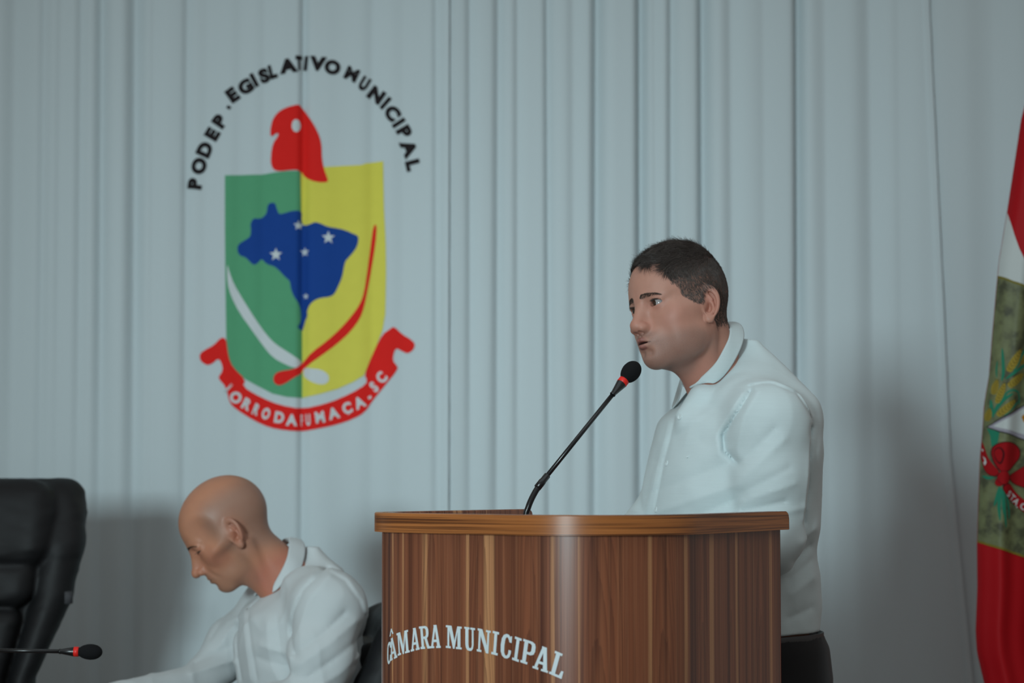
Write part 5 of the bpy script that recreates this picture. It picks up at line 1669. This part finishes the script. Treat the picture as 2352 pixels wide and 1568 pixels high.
def shirt_B(P):
    P = P.astype(np.float32)
    d = core_B(P)
    pl = ((P - RING_B['M'].astype(np.float32)) @ _pB.astype(np.float32)) - .009
    ax = cap(P, (-.555, 4.855, 1.12), (-.480, 4.868, 1.00), .062, .062)
    d = smax(d, -np.maximum(-pl, ax), .004)
    d = smax(d, -cap(P, (-.562, 4.848, .995), (-.580, 4.840, .955), .020, .003), .006)
    an = chain(P, ARM_B['n'], ARM_B['rn'], .03)
    an = smin(an, cap(P, ARM_B['n'][-1], ARM_B['wn'], .056, .038), .02)
    af = chain(P, ARM_B['f'], ARM_B['rf'], .03)
    af = smin(af, cap(P, ARM_B['f'][-1], ARM_B['wf'], .046, .036), .02)
    d = smin(d, an, .014); d = smin(d, af, .014)
    d = np.maximum(d, .52 - P[:, 2])
    d = d - .0026 * vnoise(P * V3(1, 1, .6), 13, 12) - .0012 * vnoise(P, 31, 14) - .0030 * ridged(P * V3(1, 1, .6) + .12 * P[:, (2, 0, 1)], 12, 43)
    return d - crease_sum(P, FOLDS_B, 4.74, 5.2)


Vs, Qs, _ = mesh_sdf(shirt_B, (-1.0, 4.44, .50), (-.20, 5.12, 1.12), .0048, K=5, newton=2, margin=1.6)
Vs = smooth_np(Vs, Qs, 1, .4)
shirtB = link('shirt', mesh_np('shirt', Vs, Qs), M_SHIRT_B, seated)
tag(shirtB, 'white button-up shirt')
collar('collar', RING_B['M'], RING_B['m'], lB, .0565, _nB, M_SHIRT_B, shirtB, lambda P: np.minimum(shirt_B(P), head_sdf(in_head(P, SE_POSE), SE)), (.038, .016), .006, .028, psi=(-2.75, 2.45), drop=.014, tip=.004)

SEAT_Z = .47
def trouser_B(P):
    P = P.astype(np.float32)
    d = ell(P, (-.40, 4.86, .56), (.16, .19, .09))
    for s in (1, -1):
        h = np.array([-.42, 4.86, .555]) + lB * .09 * s
        k = h + fB * .44 + [0, 0, -.02]
        a = k + fB * .02; a[2] = .09
        d = smin(d, chain(P, [tuple(h), tuple(k), tuple(a)], [.085, .065, .055], .03), .03)
    d = np.maximum(d, np.maximum(P[:, 2] - .645, .045 - P[:, 2]))
    return d - .003 * vnoise(P, 14, 21)
Vt, Qt, _ = mesh_sdf(trouser_B, (-1.0, 4.45, .03), (-.18, 5.15, .70), .010, K=5)
link('trousers', mesh_np('trousers', Vt, Qt), M_TROUSER, seated)
for s in (1, -1):
    a = np.array([-.42, 4.86, 0]) + lB * .09 * s + fB * .46
    shoe(seated, a, fB, M_SHOE)


def inner_B(P):
    P = P.astype(np.float32)
    d = core_B(P) + .016
    d = smin(d, chain(P, ARM_B['n'], [r - .020 for r in ARM_B['rn']], .03), .03)
    d = smin(d, cap(P, ARM_B['n'][-1], ARM_B['wn'], .040, .026), .02)
    d = smin(d, chain(P, ARM_B['f'], [r - .018 for r in ARM_B['rf']], .03), .03)
    d = smin(d, cap(P, ARM_B['f'][-1], ARM_B['wf'], .034, .026), .02)
    for s in (1, -1):
        h = np.array([-.42, 4.86, .555]) + lB * .09 * s
        k = h + fB * .44 + [0, 0, -.02]; a = k + fB * .02; a[2] = .08
        d = smin(d, chain(P, [tuple(h), tuple(k), tuple(a)], [.070, .052, .040], .03), .04)
    return np.maximum(d, P[:, 2] - 1.05)
Vi, Qi, _ = mesh_sdf(inner_B, (-1.0, 4.45, .03), (-.18, 5.15, 1.08), .010, K=5)
_h1 = lambda P: hand_sdf(P.astype(np.float32), np.array([-.705, 4.530, .757]), np.array([-.93, -.33, -.05]), np.array([0, 0, 1.]), 1, .30)
_h2 = lambda P: hand_sdf(P.astype(np.float32), np.array([-.893, 4.774, .757]), np.array([-.80, -.60, -.05]), np.array([0, 0, 1.]), -1, .30)
V1, Q1, _ = mesh_sdf(_h1, (-.92, 4.40, .69), (-.66, 4.62, .81), .0025, K=5)
V2, Q2, _ = mesh_sdf(_h2, (-1.10, 4.57, .69), (-.83, 4.85, .81), .0025, K=5)
Vall, Qall, _ = join_np([(Wb, Qb, None), (Vi, Qi, None), (V1, Q1, None), (V2, Q2, None)])
me = mesh_np('body', Vall, Qall)
set_color(me, 'tint', np.concatenate([colb, tint_flat(Vi, SE['skin']), tint_flat(V1, SE['red']), tint_flat(V2, SE['red'])]))
link('body', me, M_SKIN_B, seated)
